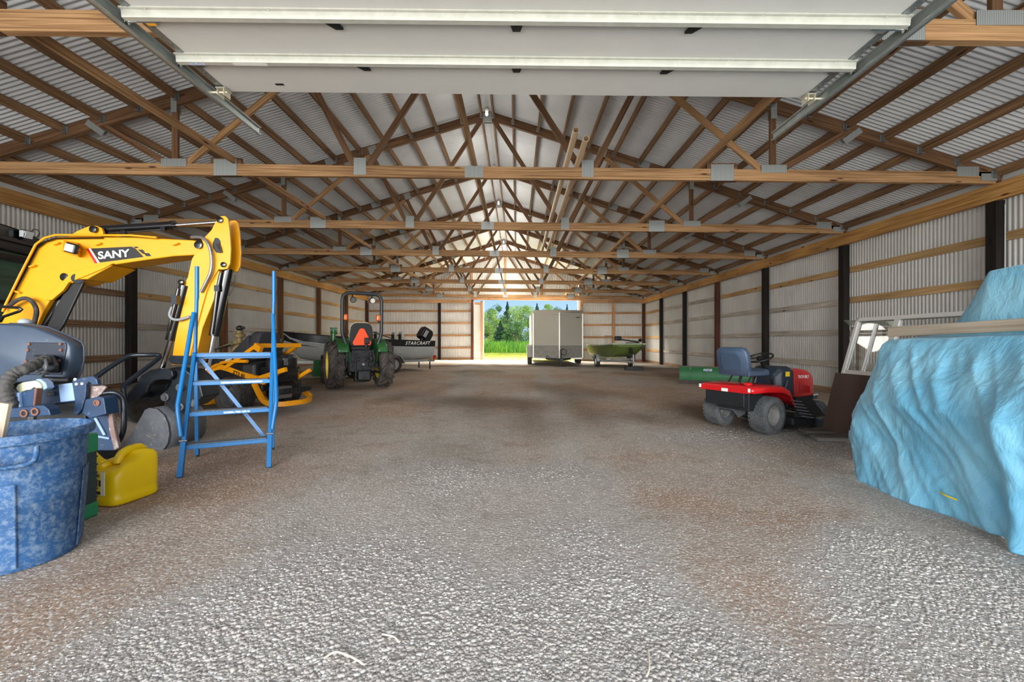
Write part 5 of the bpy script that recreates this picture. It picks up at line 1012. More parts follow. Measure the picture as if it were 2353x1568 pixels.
    m = MB(); m.bar(V(.0, 4.95, .38), V(0, 4.9, 1.0), .07, .06, up=(0, 1, 0)); m.lathe([(.1, -.05), (.1, .05)], (0, 5.0, .85), (1, 0, 0), 14); m.build('winch_post', M_['dark_steel'], t)
    m = MB(); m.cyl((0, 5.25, .182), (0, 5.25, .7), .035, 10); m.lathe([(.06, -.04), (.06, .04)], (.1, 5.3, .5), (0, 1, 0), 12); m.build('tongue_jack', M_['steel'], t, smooth=40)
    p = MB(); q = r.matrix_basis @ V(0, 5.25, 0); p.box((0, 0, .09), (.72, .3, .18)); tag(p.build('concrete_block', M_['dark_steel'], loc=(q.x, q.y, gz(q.x)), bevel=.01), 'dark block under the tongue jack of the green boat trailer', 'block')
jon_boat()
# ---------------------------------------------------------------- right side
mat('grey_rubber', (70, 74, 76), .85, var=.35, vscale=10, c2=(96, 98, 98), bump=.3); mat('light_rim', (150, 150, 146), .45, .1, var=.2)
mat('mower_red', (196, 24, 30), .3, var=.06, coat=.4); mat('seat_navy', (62, 80, 102), .5, var=.2, vscale=5); mat('mower_black', (30, 33, 37), .5, var=.3, vscale=8, spots=(70, 76, 82), spot_amt=.62)
def red_mower():
    x, y = 3.30, 6.36; th = math.radians(27); r = thing('riding_mower', 'red riding lawn mower with navy seat and grey treaded tires at the right', 'mower', (x, y, gz(x)), heading(math.cos(th), math.sin(th)))
    red, bk = M_['mower_red'], M_['mower_black']; tyre = M_['rubber']
    for s in (-1, 1):
        wheel(r, (s*.37, 0, .255), .25, .24, .125, M_['light_rim'], 'turf', 0, s, rub='grey_rubber'); wheel(r, (s*.36, 1.16, .19), .185, .16, .09, M_['light_rim'], 'turf', -.12, s, rub='grey_rubber')
    for o in list(r.children): 
        if o.name.startswith('wheel'): pass
    # rear fender deck
    def sec(y_, hw, z, drop): return [V(-hw, y_, z-drop), V(-hw+.015, y_, z-.02), V(-hw+.06, y_, z), V(hw-.06, y_, z), V(hw-.015, y_, z-.02), V(hw, y_, z-drop)]
    m = MB(); m.loft([sec(-.40, .40, .635, .06), sec(-.36, .44, .655, .085), sec(-.1, .47, .665, .085), sec(.2, .48, .66, .10), sec(.36, .48, .60, .10), sec(.47, .47, .46, .10), sec(.52, .46, .36, .06)], closed=False); f = m.build('fender_deck', red, r, smooth=40, solid=.012)
    m = MB(); m.box((0, -.405, .60), (.8, .012, .07)); m.build('rear_lip', red, f, bevel=.004)
    m = MB(); m.box((.02, -.413, .59), (.1, .003, .045)); m.build('sticker', M_['white_paint'], f)
    m = MB(); m.lathe([(.055, 0), (.06, .015), (.045, .035), (0, .04)], (.24, -.22, .665), (0, 0, 1), 18); m.build('fuel_cap', red, f, smooth=40)
    for s in (-1, 1): m = MB(); m.box((s*.395, -.415, .615), (.03, .01, .05)); m.build('reflector', M_['white_paint'], f)
    m = MB(); m.box((0, -.34, .47), (.62, .12, .2)); m.box((.1, -.2, .44), (.5, .3, .24))
    for k in range(10): m.box((random.uniform(-.2, .3), -.28+random.uniform(-.1, .1), random.uniform(.36, .5)), (.06, .08, .06))
    m.build('rear_frame', bk, r, bevel=.01)
    m = MB(); m.prism([(-.16, .32), (.14, .34), (.1, .24), (.0, .17), (-.08, .24)], (0.02, 0, 0), (1, 0, 0), (0, 0, 1), (0, 1, 0), -.12, .12); m.cyl((-.37, 0, .255), (.37, 0, .255), .03, 12); m.box((-.12, -.2, .3), (.3, .06, .03)); m.build('transaxle', M_['dirty_steel'], r, bevel=.01)
    # seat
    back = [(-.23, .80), (-.245, .9), (-.25, 1.02), (-.24, 1.12), (-.2, 1.17), (-.12, 1.19), (.12, 1.19), (.2, 1.17), (.24, 1.12), (.25, 1.02), (.245, .9), (.23, .80)]
    m = MB(); m.loft([[V(a*k, -.16+dy-.18*(z-.8), .99+(z-.99)*k) for a, z in back] for dy, k in ((-.05, .93), (-.035, 1), (.03, 1), (.055, .9))]); sb = m.build('seat_back', M_['seat_navy'], r, smooth=50)
    m = MB(); m.loft([[V(a*.62, -.16-.056-.18*(z-.8)-o, .97+(z-.99)*.62) for a, z in back] for o in (.0, .006)]); m.build('seat_panel', M_['seat_navy'], sb, bevel=.003)
    m = MB(); m.loft([[V(a*.245, yy, z) for a, z in ((-1, .78), (1, .78), (1.0, zz), (.85, zz+.03), (-.85, zz+.03), (-1, zz))] for yy, zz in ((-.2, .86), (-.05, .83), (.15, .82), (.26, .85))]); m.build('seat_cushion', M_['seat_navy'], r, bevel=.03)
    m = MB(); m.tube([V(-.15, -.1, .68), V(-.15, .0, .79), V(.15, .0, .79), V(.15, -.1, .68)], .012, 6)
    for s in (-1, 1): m.tube([V(s*.12, .1, .67), V(s*.12, .15, .79)], .02, 6)
    m.build('seat_springs', bk, r)
    # dash and hood
    m = MB(); m.loft([[V(-hw, yy, .42), V(hw, yy, .42), V(hw, yy, z-.05), V(hw*.8, yy, z), V(-hw*.8, yy, z), V(-hw, yy, z-.05)] for yy, hw, z in ((.50, .16, .78), (.56, .24, .88), (.72, .27, .90), (.82, .26, .87))]); d = m.build('dashboard', mat('dash_navy', (40, 50, 62), .45, var=.15), r, bevel=.02)
    m = MB(); m.add([V(.243, .60, .76), V(.262, .70, .77), V(.262, .70, .83), V(.243, .60, .82)], [(0, 1, 2, 3)]); 
    m.box((.27, .64, .79), (.004, .1, .07)); m.build('warning_label', M_['yellow_decal'], d)
    hs = [(.80, .27, .87), (.95, .275, .87), (1.15, .265, .85), (1.30, .245, .81), (1.38, .22, .74), (1.42, .20, .62)]
    m = MB(); m.loft([[V(-hw, yy, .44), V(hw, yy, .44), V(hw*1.02, yy, .62), V(hw, yy, z-.07), V(hw*.86, yy, z-.015), V(hw*.4, yy, z), V(-hw*.4, yy, z), V(-hw*.86, yy, z-.015), V(-hw, yy, z-.07), V(-hw*1.02, yy, .62)] for yy, hw, z in hs]); h = m.build('hood', red, r, smooth=35, bevel=.008)
    for k in range(6): m = MB(); m.box((.272, .92+k*.05, .58-.008*k), (.016, .02, .16-.012*k), Matrix.Rotation(.15, 3, 'X')); m.build('hood_vent', mat('vent_red', (150, 16, 22), .4), h)
    m = MB(); m.box((.0, 1.36, .69), (.36, .09, .1)); m.build('headlight', M_['dark_steel'], h, bevel=.02)
    m = MB(); m.tube([V(-.28, 1.32, .42), V(-.2, 1.47, .40), V(.2, 1.47, .40), V(.28, 1.32, .42)], .035, 8); m.build('front_bumper', bk, r, smooth=60)
    m = MB(); m.box((.278, 1.34, .45), (.01, .1, .025)); m.build('bumper_sticker', M_['white_paint'], h)
    t = text('TROY-BILT', M_['white_paint'], h, None, size=.062, ext=.001, bold=.001, M=frame((.2785, .875, .722), (-.03, 1, -.03), (0, .03, 1)), sx=1.0)
    # steering wheel
    cz = V(0, .40, 1.03); ax = V(0, -.38, 1).normalized(); e = ax.cross(V(1, 0, 0)); m = MB()
    m.tube([cz+V(1, 0, 0)*.175*math.cos(2*PI*k/32)+e*.175*math.sin(2*PI*k/32) for k in range(32)], .014, 8, closed=True); m.lathe([(.05, -.03), (.05, .012), (0, .015)], cz, ax, 14)
    for a in (0, 2.1, 4.2): m.bar(cz, cz+V(1, 0, 0)*.17*math.cos(a+1.57)+e*.17*math.sin(a+1.57), .03, .012, up=ax)
    m.tube([cz, V(0, .58, .80)], .03, 10); m.build('steering_wheel', M_['black'], r, smooth=50)
    m = MB(); m.tube([V(.26, .34, .56), V(.29, .22, .74), V(.29, .21, .78)], .012, 6); m.build('gear_lever', M_['black'], r); m = MB(); m.tube([V(.28, .62, .70), V(.33, .45, .54)], .01, 6); m.build('clutch_rod', M_['steel'], r)
    # footrests, deck, chute
    for s in (-1, 1): m = MB(); m.box((s*.34, .66, .30), (.2, .5, .025)); m.box((s*.3, .55, .40), (.1, .1, .2)); m.build('footrest', bk, r, bevel=.008)
    m = MB(); m.loft([[V(-.48, .42, z), V(.48, .42, z), V(.55, .6, z), V(.55, .85, z), V(.4, 1.0, z), V(-.4, 1.0, z), V(-.55, .85, z), V(-.55, .6, z)] for z in (.08, .19)]); m.build('mower_deck', bk, r, bevel=.02)
    m = MB(); m.loft([[V(.46+q*.22, .46, .20+q*.02), V(.46+q*.22, .93, .20+q*.02), V(.46+q*.16-.0, .88, .48-q*.24), V(.46+q*.16, .52, .48-q*.24)] for q in (0, .5, 1)]); c = m.build('discharge_chute', mat('chute_black', (36, 34, 34), .8, var=.4, vscale=20, bump=.3), r, bevel=.01)
    for k in range(6): m = MB(); m.box((.66-.035*k*.9, .445, .235+.04*k), (.16, .012, .012)); m.build('chute_rib', M_['dirty_steel'], c)
    m = MB(); m.lathe([(0, -.03), (.06, -.025), (.07, 0), (.06, .025), (0, .03)], (.62, 1.0, .08), (1, 0, 0), 18); m.bar(V(.58, .95, .1), V(.58, .8, .16), .02, .03); m.build('gauge_wheel', M_['seat_navy'], r, smooth=50)
    m = MB(); m.bar(V(-.38, 1.16, .2), V(.38, 1.16, .2), .05, .05); m.box((0, .75, .36), (.34, 1.1, .08)); m.build('chassis', bk, r)
red_mower()
def blade():
    p0, p1 = V(4.97, 13.3, 0), V(6.9, 12.3, 0)
    d = (p1-p0).normalized(); r = thing('grader_blade', 'green steel grader blade lying on the ground behind the red mower', 'blade', (p0.x, p0.y, gz(4.5)), math.atan2(d.y, d.x)); L = (p1-p0).length
    gr = mat('blade_green', (38, 104, 58), .5, var=.25, vscale=4, spots=(90, 96, 88), spot_amt=.68)
    m = MB(); m.loft([[V(xx, yy, z) for z, yy in ((.07, -.02), (.16, .03), (.28, .055), (.41, .04), (.51, 0), (.51, .014), (.41, .054), (.28, .07), (.16, .045), (.07, -.005))] for xx in (0, L)]); b = m.build('mouldboard', gr, r, smooth=40)
    m = MB(); m.box((L/2, -.01, .05), (L, .02, .11)); m.build('cutting_edge', mat('edge_steel', (70, 62, 58), .6, .4, var=.4), r)
    m = MB(); m.bar(V(0, .01, .515), V(L, .01, .515), .05, .03); m.build('top_rail', mat('rail_brown', (82, 72, 56), .6, var=.3), r)
    m = MB(); m.box((.31, .012, .45), (.06, .03, .1)); m.build('hook_bracket', gr, r, bevel=.01); m = MB(); m.box((.80, .012, .42), (.24, .012, .07)); m.build('worn_sticker', mat('sticker_worn', (190, 196, 206), .5, var=.7, vscale=30, c2=(60, 80, 120)), b)
blade()
def tarp():
    r = thing('blue_tarp', '', 'tarp')
    tm = bpy.data.materials.new('tarp_blue'); tm.use_nodes = True; t = tm.node_tree; N = t.nodes; Lk = t.links.new; b = N['Principled BSDF']
    b.inputs['Roughness'].default_value = .5; b.inputs['Sheen Weight'].default_value = .1
    tc = N.new('ShaderNodeTexCoord'); n = N.new('ShaderNodeTexNoise'); n.inputs['Scale'].default_value = 2.2; n.inputs['Detail'].default_value = 5; Lk(tc.outputs['Object'], n.inputs['Vector'])
    rp = N.new('ShaderNodeValToRGB'); Lk(n.outputs['Fac'], rp.inputs[0]); rp.color_ramp.elements[0].position = .35; rp.color_ramp.elements[0].color = srgb(104, 174, 204); rp.color_ramp.elements[1].position = .68; rp.color_ramp.elements[1].color = srgb(140, 200, 222); Lk(rp.outputs[0], b.inputs['Base Color'])
    mp = N.new('ShaderNodeMapping'); mp.inputs['Scale'].default_value = (1, 1.6, .8); mp.inputs['Rotation'].default_value = (.6, .2, .3); Lk(tc.outputs['Object'], mp.inputs[0])
    n2 = N.new('ShaderNodeTexNoise'); n2.inputs['Scale'].default_value = 6.5; n2.inputs['Detail'].default_value = 7; n2.inputs['Roughness'].default_value = .55; n2.inputs['Distortion'].default_value = 1.2; Lk(mp.outputs[0], n2.inputs['Vector'])
    n3 = N.new('ShaderNodeTexNoise'); n3.inputs['Scale'].default_value = 18; n3.inputs['Detail'].default_value = 3; n3.inputs['Distortion'].default_value = 1; Lk(mp.outputs[0], n3.inputs['Vector'])
    ad = N.new('ShaderNodeMath'); ad.operation = 'MULTIPLY_ADD'; ad.inputs[1].default_value = .22; Lk(n3.outputs['Fac'], ad.inputs[0]); Lk(n2.outputs['Fac'], ad.inputs[2])
    bp = N.new('ShaderNodeBump'); bp.inputs['Strength'].default_value = .3; bp.inputs['Distance'].default_value = .06; Lk(ad.outputs[0], bp.inputs['Height']); Lk(bp.outputs[0], b.inputs['Normal'])
    # station curves along the aisle side (depth y), each from ridge to hem: (x, z)
    T = [0, .12, .24, .30, .42, .52, .62, .70, .80, .90, 1.0]
    T = [0, .14, .26, .32, .40, .42, .54, .57, .68, .82, 1.0]
    stn = [  # y, list of (x,z)
        (1.6, [(5.0, 1.97), (4.3, 1.97), (3.78, 1.92), (3.72, 1.42), (3.42, 1.38), (3.38, 1.34), (3.18, 1.06), (3.14, 1.02), (3.00, .76), (3.03, .42), (2.92, .0)]),
        (2.4, [(5.0, 1.97), (4.3, 1.96), (3.78, 1.90), (3.72, 1.36), (3.46, 1.33), (3.42, 1.29), (3.22, 1.03), (3.18, .99), (3.06, .76), (3.10, .42), (3.02, .02)]),
        (2.9, [(5.0, 1.97), (4.3, 1.95), (3.78, 1.88), (3.71, 1.34), (3.48, 1.31), (3.44, 1.27), (3.25, 1.01), (3.21, .97), (3.10, .76), (3.16, .42), (3.16, .01)]),
        (3.5, [(5.0, 1.94), (4.3, 1.93), (3.80, 1.84), (3.72, 1.33), (3.50, 1.30), (3.46, 1.27), (3.28, .99), (3.24, .95), (3.14, .75), (3.20, .42), (3.10, .01)]),
        (3.68, [(5.0, 1.75), (4.4, 1.72), (3.84, 1.60), (3.74, 1.33), (3.50, 1.30), (3.46, 1.27), (3.29, .98), (3.25, .94), (3.15, .74), (3.20, .42), (3.08, .01)]),
        (3.92, [(5.0, 1.40), (4.5, 1.38), (3.90, 1.36), (3.74, 1.33), (3.48, 1.30), (3.44, 1.27), (3.30, .97), (3.26, .92), (3.17, .72), (3.20, .42), (3.12, .02)]),
        (4.1, [(5.0, 1.34), (4.5, 1.33), (3.95, 1.32), (3.78, 1.30), (3.50, 1.29), (3.45, 1.25), (3.34, .96), (3.30, .90), (3.22, .70), (3.20, .42), (3.24, .04)]),
        (4.2, [(5.0, 1.26), (4.5, 1.25), (4.0, 1.22), (3.82, 1.19), (3.60, 1.13), (3.54, 1.08), (3.40, .86), (3.36, .80), (3.27, .62), (3.25, .40), (3.34, .08)]),
        (4.40, [(5.0, .9), (4.6, .88), (4.2, .84), (4.0, .80), (3.76, .72), (3.70, .69), (3.52, .58), (3.48, .54), (3.40, .44), (3.38, .32), (3.50, .08)]),
        (4.46, [(5.0, .05), (4.7, .05), (4.4, .05), (4.2, .05), (4.1, .05), (3.95, .05), (3.85, .05), (3.8, .05), (3.78, .05), (3.74, .05), (3.7, .05)])]
    ys = [s[0] for s in stn]; nu, nv = 230, 190
    def interp(arr, xs, x):
        for i in range(len(xs)-1):
            if x <= xs[i+1]: f = (x-xs[i])/(xs[i+1]-xs[i]); return [a+(c-a)*f for a, c in zip(arr[i], arr[i+1])]
        return list(arr[-1])
    flat = [[c for p in s[1] for c in p] for s in stn]
    m = MB(); vs = []
    from mathutils import noise
    for j in range(nv+1):
        y = ys[0]+(ys[-1]-ys[0])*j/nv
        row = interp(flat, ys, y); pts = [(row[2*k], row[2*k+1]) for k in range(11)]
        for i in range(nu+1):
            t_ = i/nu; x, z = interp(pts, T, t_)
            hem = max(0, (t_-.55)/.45); on = max(0, min(1, (t_-.41)*12))
            def rdg(a, b, sd): q = noise.noise(V(a, b, sd)); return 1-min(1, abs(q)*3.2)
            fold = .014*math.sin(y*11+1.2*math.sin(t_*5)+3*t_)*hem+.03*noise.noise(V(y*1.9+t_*2.0, t_*2.6, 4))*on
            w1 = y*2.0+t_*3.4; fold += on*(.022*rdg(w1*1.5, t_*1.1-y*.5, 11)+.010*rdg(w1*3.6, t_*2.6, 17)+.006*rdg(y*9, t_*9, 23))+(1-on)*.006*rdg(y*4, x*4, 31)
            fold += .018*math.exp(-((y*1.1+t_*1.9-4.95)/.05)**2)*on+.014*math.exp(-((y*1.2+t_*1.3-4.75)/.05)**2)*on
            fold += .11*math.exp(-((y-2.74+.45*(t_-.7))/.09)**2)*max(0, min(1, (t_-.5)*3))-.05*math.exp(-((y-2.95+.45*(t_-.7))/.10)**2)*max(0, min(1, (t_-.5)*3))
            vs.append((x-fold, y+.4*fold*(1 if y > 3.9 else 0), z+gz(3.2)+.3*fold*(t_ < .5)+(.012*noise.noise(V(x*3, y*3, 1)) if t_ < .5 else 0)))
    m.add(vs, [(j*(nu+1)+i, j*(nu+1)+i+1, (j+1)*(nu+1)+i+1, (j+1)*(nu+1)+i) for j in range(nv) for i in range(nu)])
    bpy.data.objects.remove(r)
    o = m.build('blue_tarp', tm, smooth=180, solid=.004); tag(o, 'light-blue tarp draped over a bulky machine at the right', 'tarp')
    q = MB(); q.box((3.17, 3.02, .14), (.01, .12, .03), Matrix.Rotation(.2, 3, 'X')); q.build('tarp_label', M_['white_paint'], o); q = MB(); q.tube(smooth_path([V(3.13, 3.22, .13), V(3.10, 3.15, .13), V(3.12, 3.08, .12)], 4), .006, 6); q.build('tie_cord', M_['yellow_decal'], o)
tarp()
m = MB(); m.bar(V(3.60, 4.2, 1.325+gz(3.6)+.045), V(3.58, 2.35, 1.375+gz(3.6)+.045), .04, .09); tag(m.build('long_board', M_['board_grey'], bevel=.003), 'long weathered plank lying along the top of the blue tarp', 'board')
def windows():
    A, B = V(4.75, 5.75, 0), V(6.6, 5.55, 0)
    def w_frame(o, exv, eyv, W_, H_, bars, nm, lb):
        M = frame(o, exv, eyv); r = thing(nm, lb, 'window'); r.matrix_basis = M; wp = M_['white_paint']; m = MB(); c = .06
        m.box((W_/2, c/2, 0), (W_, c, .06)); m.box((W_/2, H_-c/2, 0), (W_, c, .06)); m.box((c/2, H_/2, 0), (c, H_, .06)); m.box((W_-c/2, H_/2, 0), (c, H_, .06)); m.build('frame', wp, r, bevel=.006)
        for (x, y, w, h) in bars: m = MB(); m.box((x, y, 0), (w, h, .05)); m.build('muntin', wp, r, bevel=.004)
        m = MB(); m.box((W_/2, H_/2, -.01), (W_-.08, H_-.08, .006)); m.build('glass', M_['glass_dark'], r)
        return r
    w_frame((4.88, 6.80, .03+gz(5)), (0, -1, 0), (.27, 0, .96), 1.9, 1.68, [(.74, 1.16, .09, .95), (.37, .80, .66, .1), (1.3, 1.5, 1.1, .05), (.38, 1.2, .014, .75)], 'old_window', 'white-framed window with bars leaning behind the blue tarp')
windows()
m = MB(); R = frame((4.15, 5.9, gz(4.2)+.10), (.1, -1, 0), (.17, 0, .66)); m.box((.35, .39, 0), (.70, .78, .018)); o = m.build('plywood_sheet', M_['plywood_brown']); o.matrix_basis = R; tag(o, 'stained brown plywood sheet leaning beside the blue tarp', 'board')
for k, (a, b_, z, w, lb) in enumerate((((3.84, 5.62), (4.95, 5.5), .02, .16, 'weathered grey plank lying under the brown plywood sheet, lower one'), ((3.82, 5.82), (4.95, 5.72), .07, .2, 'weathered grey plank lying under the brown plywood sheet, upper one'))):
    m = MB(); m.bar(V(a[0], a[1], z+gz(4)+.015), V(b_[0], b_[1], z+gz(4)+.015), w, .05 if k == 0 else .03); tag(m.build('weathered_plank', M_['board_weathered'], bevel=.004), lb, 'board')
m = MB()
for k in range(6): m.bar(V(6.72-.02*k, 8.7, 1.56+.018*k), V(6.74-.02*k, 7.75, 1.52+.018*k), .16, .012)
tag(m.build('siding_stack', mat('sage', (140, 148, 128), .5, var=.15), ), 'stack of sage-green siding strips lying behind the leaning window', 'siding')
m = MB()
for x_, y_ in ((6.7, 8.5), (6.72, 7.9)): m.bar(V(x_, y_, gz(7)), V(x_, y_, 1.44), .08, .08, up=(0, 1, 0))
m.bar(V(6.7, 8.65, 1.49), V(6.72, 7.8, 1.46), .12, .06); tag(m.build('sawhorse_stand', M_['board_weathered']), 'wooden stand holding up the sage siding strips', 'stand')
px, py = XR, TY[1]+.05
r = thing('wall_shelf', 'small wooden shelf bracketed to the second post of the right wall', 'shelf'); m = MB(); m.bar(V(px-.25, py-.22, 1.30), V(px+.1, py-.22, 1.30), .3, .025); m.bar(V(px-.02, py-.9, 1.30), V(px-.02, py+.55, 1.30), .2, .025); m.build('board', M_['girt_brown'], r); m = MB(); m.bar(V(px-.02, py+.5, 1.28), V(px+.15, py+.3, 1.05), .04, .04, up=(0, 0, 1)); m.build('brace', M_['board_weathered'], r)
r = thing('outlet_box', 'grey electrical outlet box with cable on the second post of the right wall', 'outlet box'); m = MB(); m.box((px+.02, py-.115, .93), (.1, .06, .14)); m.build('box', mat('box_grey', (178, 180, 178), .5), r, bevel=.01); m = MB(); m.tube(smooth_path([V(px+.05, py-.11, 1.0), V(px+.1, py-.11, 1.1), V(px+.12, py-.1, 1.3), V(px+.13, py-.1, 3.5)], 5), .009, 6); m.build('cable', MATS['box_grey'], r, smooth=60)
# ---------------------------------------------------------------- outdoors
def lawn():
    m = MB(); xs = np.linspace(-40, 45, 60); ys = np.concatenate([np.linspace(YB+.22, 45, 30), np.linspace(46, 120, 30)])
    vs = [(x, y, gz(x)*.5-.02+.02*nz(x, y, .3, 2)) for y in ys for x in xs]; n = len(xs)
    m.add(vs, [(j*n+i, j*n+i+1, (j+1)*n+i+1, (j+1)*n+i) for j in range(len(ys)-1) for i in range(n-1)])
    struct(m.build('ground_lawn', mat('lawn', (196, 206, 62), .9, var=.4, vscale=1.3, c2=(158, 140, 66), bump=.6, bscale=30), smooth=180), 'sunlit mown lawn behind the barn'); bpy.data.objects['ground_lawn'].name = 'ground'
    # front apron outside the open front
    m = MB(); m.add([(-40, -40, -.06), (45, -40, -.06), (45, -1.15, -.06), (-40, -1.15, -.06)], [(0, 1, 2, 3)]); struct(m.build('ground', mat('apron', (190, 186, 178), .9)), 'gravel yard in front of the barn')
    gm = mat('weed_green', (128, 176, 46), .7, var=.35, vscale=.5, c2=(70, 128, 34))
    m = MB(); vs = []; fs = []
    for k in range(9000):
        x, y = random.uniform(-14, 9), random.uniform(44, 56); h = random.uniform(.5, 1.25)*(1.1 if y > 47 else .8); a = random.uniform(0, PI); dx, dy = math.cos(a)*.05, math.sin(a)*.05; lx, ly = random.uniform(-.3, .3), random.uniform(-.3, .3); b = len(vs)
        vs += [(x-dx, y-dy, 0), (x+dx, y+dy, 0), (x+dx*.8+lx*.4, y+dy*.8+ly*.4, h*.6), (x-dx*.8+lx*.4, y-dy*.8+ly*.4, h*.6), (x+lx, y+ly, h)]; fs += [(b, b+1, b+2, b+3), (b+3, b+2, b+4)]
    m.add(vs, fs); tag(m.build('tall_grass', gm), 'bright green tall weeds at the edge of the lawn', 'grass', kind='stuff')
    m = MB(); vs = []; fs = []
    for k in range(16000):
        x, y = random.uniform(-6, 5), YB+.3+random.random()**1.5*17; h = random.uniform(.03, .10); a = random.uniform(0, PI); dx, dy = math.cos(a)*.012, math.sin(a)*.012; b = len(vs); z = gz(x)*.5-.03
        vs += [(x-dx, y-dy, z), (x+dx, y+dy, z), (x+random.uniform(-.05, .05), y+random.uniform(-.05, .05), z+h)]; fs.append((b, b+1, b+2))
    m.add(vs, fs); tag(m.build('lawn_blades', mat('blade_green', (176, 196, 56), .8, var=.3, vscale=2, c2=(150, 150, 70))), 'short grass blades of the mown lawn', 'grass', kind='stuff')
lawn()
def tree(x, y, h, w, kind, label, seed):
    R = random.Random(seed); r = thing('tree', label, 'tree', (x, y, 0), 0, 'trees behind the lawn')
    m = MB(); m.tube([V(0, 0, -.1), V(.1, 0, h*.4), V(-.05, .1, h*.85)], [.16, .11, .03], 8); m.build('trunk', mat('bark', (92, 80, 66), .9) if 'bark' not in MATS else MATS['bark'], r)
    br = MB()
    for k in range(10):
        z = h*R.uniform(.2, .8); a = R.uniform(0, 6.28); l = w*R.uniform(.3, .6); br.tube([V(0, 0, z), V(math.cos(a)*l, math.sin(a)*l, z+l*.4)], [.05, .012], 5)
    br.build('branches', MATS['bark'], r)
    vs, fs = [], []; blobs = []
    if kind == 'c':
        for k in range(60):
            t = R.random()**.8; blobs.append((R.uniform(0, 6.28), t))
        for k in range(5200):
            t = R.random()**1.2; rad = w*(1-t)*(R.random()**.45)*(.75+.25*math.sin(t*44)); a = R.uniform(0, 6.28); c = V(rad*math.cos(a), rad*math.sin(a), h*(.08+.92*t)-.25*rad); s = R.uniform(.07, .15); d = V(R.gauss(0, 1), R.gauss(0, 1), R.gauss(0, .6)).normalized(); e = d.orthogonal().normalized(); b = len(vs)
            vs += [c-d*s*.5-e*s*.5, c+d*s*.5-e*s*.5, c+d*s+e*s*.3, c-d*s*.2+e*s*.5]; fs.append((b, b+1, b+2, b+3))
    else:
        for k in range(26):
            t = R.uniform(.12, 1); wr = w*math.sin(PI*min(1, .18+.78*t))**.7; a = R.uniform(0, 6.28); q = wr*R.random()**.5; blobs.append((V(q*math.cos(a), q*math.sin(a), h*t), R.uniform(.3, .62)*w*.62))
        for k in range(7000):
            c0, br_ = R.choice(blobs); d = V(R.gauss(0, 1), R.gauss(0, 1), R.gauss(0, 1)).normalized(); c = c0+d*br_*R.random()**.35; s = R.uniform(.08, .17); d = V(R.gauss(0, 1), R.gauss(0, 1), R.gauss(0, 1)).normalized(); e = d.orthogonal().normalized(); b = len(vs)
            vs += [c-d*s*.6, c+e*s*.4, c+d*s*.7, c-e*s*.4]; fs.append((b, b+1, b+2, b+3))
    m = MB(); m.add(vs, fs); nm = {'c': 'leaf_dark', 'd': 'leaf_mid', 'l': 'leaf_light'}[kind]; m.build('foliage', MATS[nm], r)
mat('leaf_dark', (44, 80, 46), .7, var=.35, vscale=1.5, c2=(24, 54, 36)); mat('leaf_mid', (82, 122, 48), .65, var=.4, vscale=1.2, c2=(42, 80, 36)); mat('leaf_light', (142, 170, 66), .65, var=.4, vscale=1.2, c2=(76, 116, 44))
for i, (u, vtop, d, w, k, lb) in enumerate(((1094, 706, 60, 2.0, 'l', 'light green tree at the left edge of the doorway view'), (1122, 718, 62, 2.2, 'l', 'low light-green tree second from the left jamb'), (1140, 708, 66, 2.4, 'd', 'mid-green tree left of the pointed conifer'), (1166, 694, 70, 2.6, 'c', 'tall pointed dark conifer in the middle of the treeline'), (1150, 738, 56, 1.9, 'c', 'short dark conifer in front of the treeline'),
    (1195, 700, 64, 2.8, 'l', 'tall light-green leafy tree right of the pointed conifer'), (1184, 745, 55, 1.9, 'd', 'low bushy tree in front of the tall leafy tree'), (1234, 698, 74, 2.8, 'c', 'dark conifer rising above the left end of the trailer roof'), (1218, 722, 66, 2.6, 'd', 'mid-green tree at the left side of the trailer'), (1259, 702, 84, 2.2, 'l', 'thin leafy tree top above the trailer, left of centre'),
    (1303, 700, 86, 1.8, 'c', 'lone dark tree top above the trailer, right of centre'), (1327, 706, 88, 2.2, 'c', 'dark tree top beside the right door jamb'), (1280, 712, 90, 3.0, 'd', 'distant tree row crown above the middle of the trailer'), (1345, 712, 80, 3.0, 'd', 'tree mostly hidden past the right door jamb'), (1068, 715, 68, 3.0, 'd', 'tree mostly hidden past the left door jamb'))):
    p = at(u, vtop, d); tree(p.x, p.y, p.z, w, k, lb, 30+i)
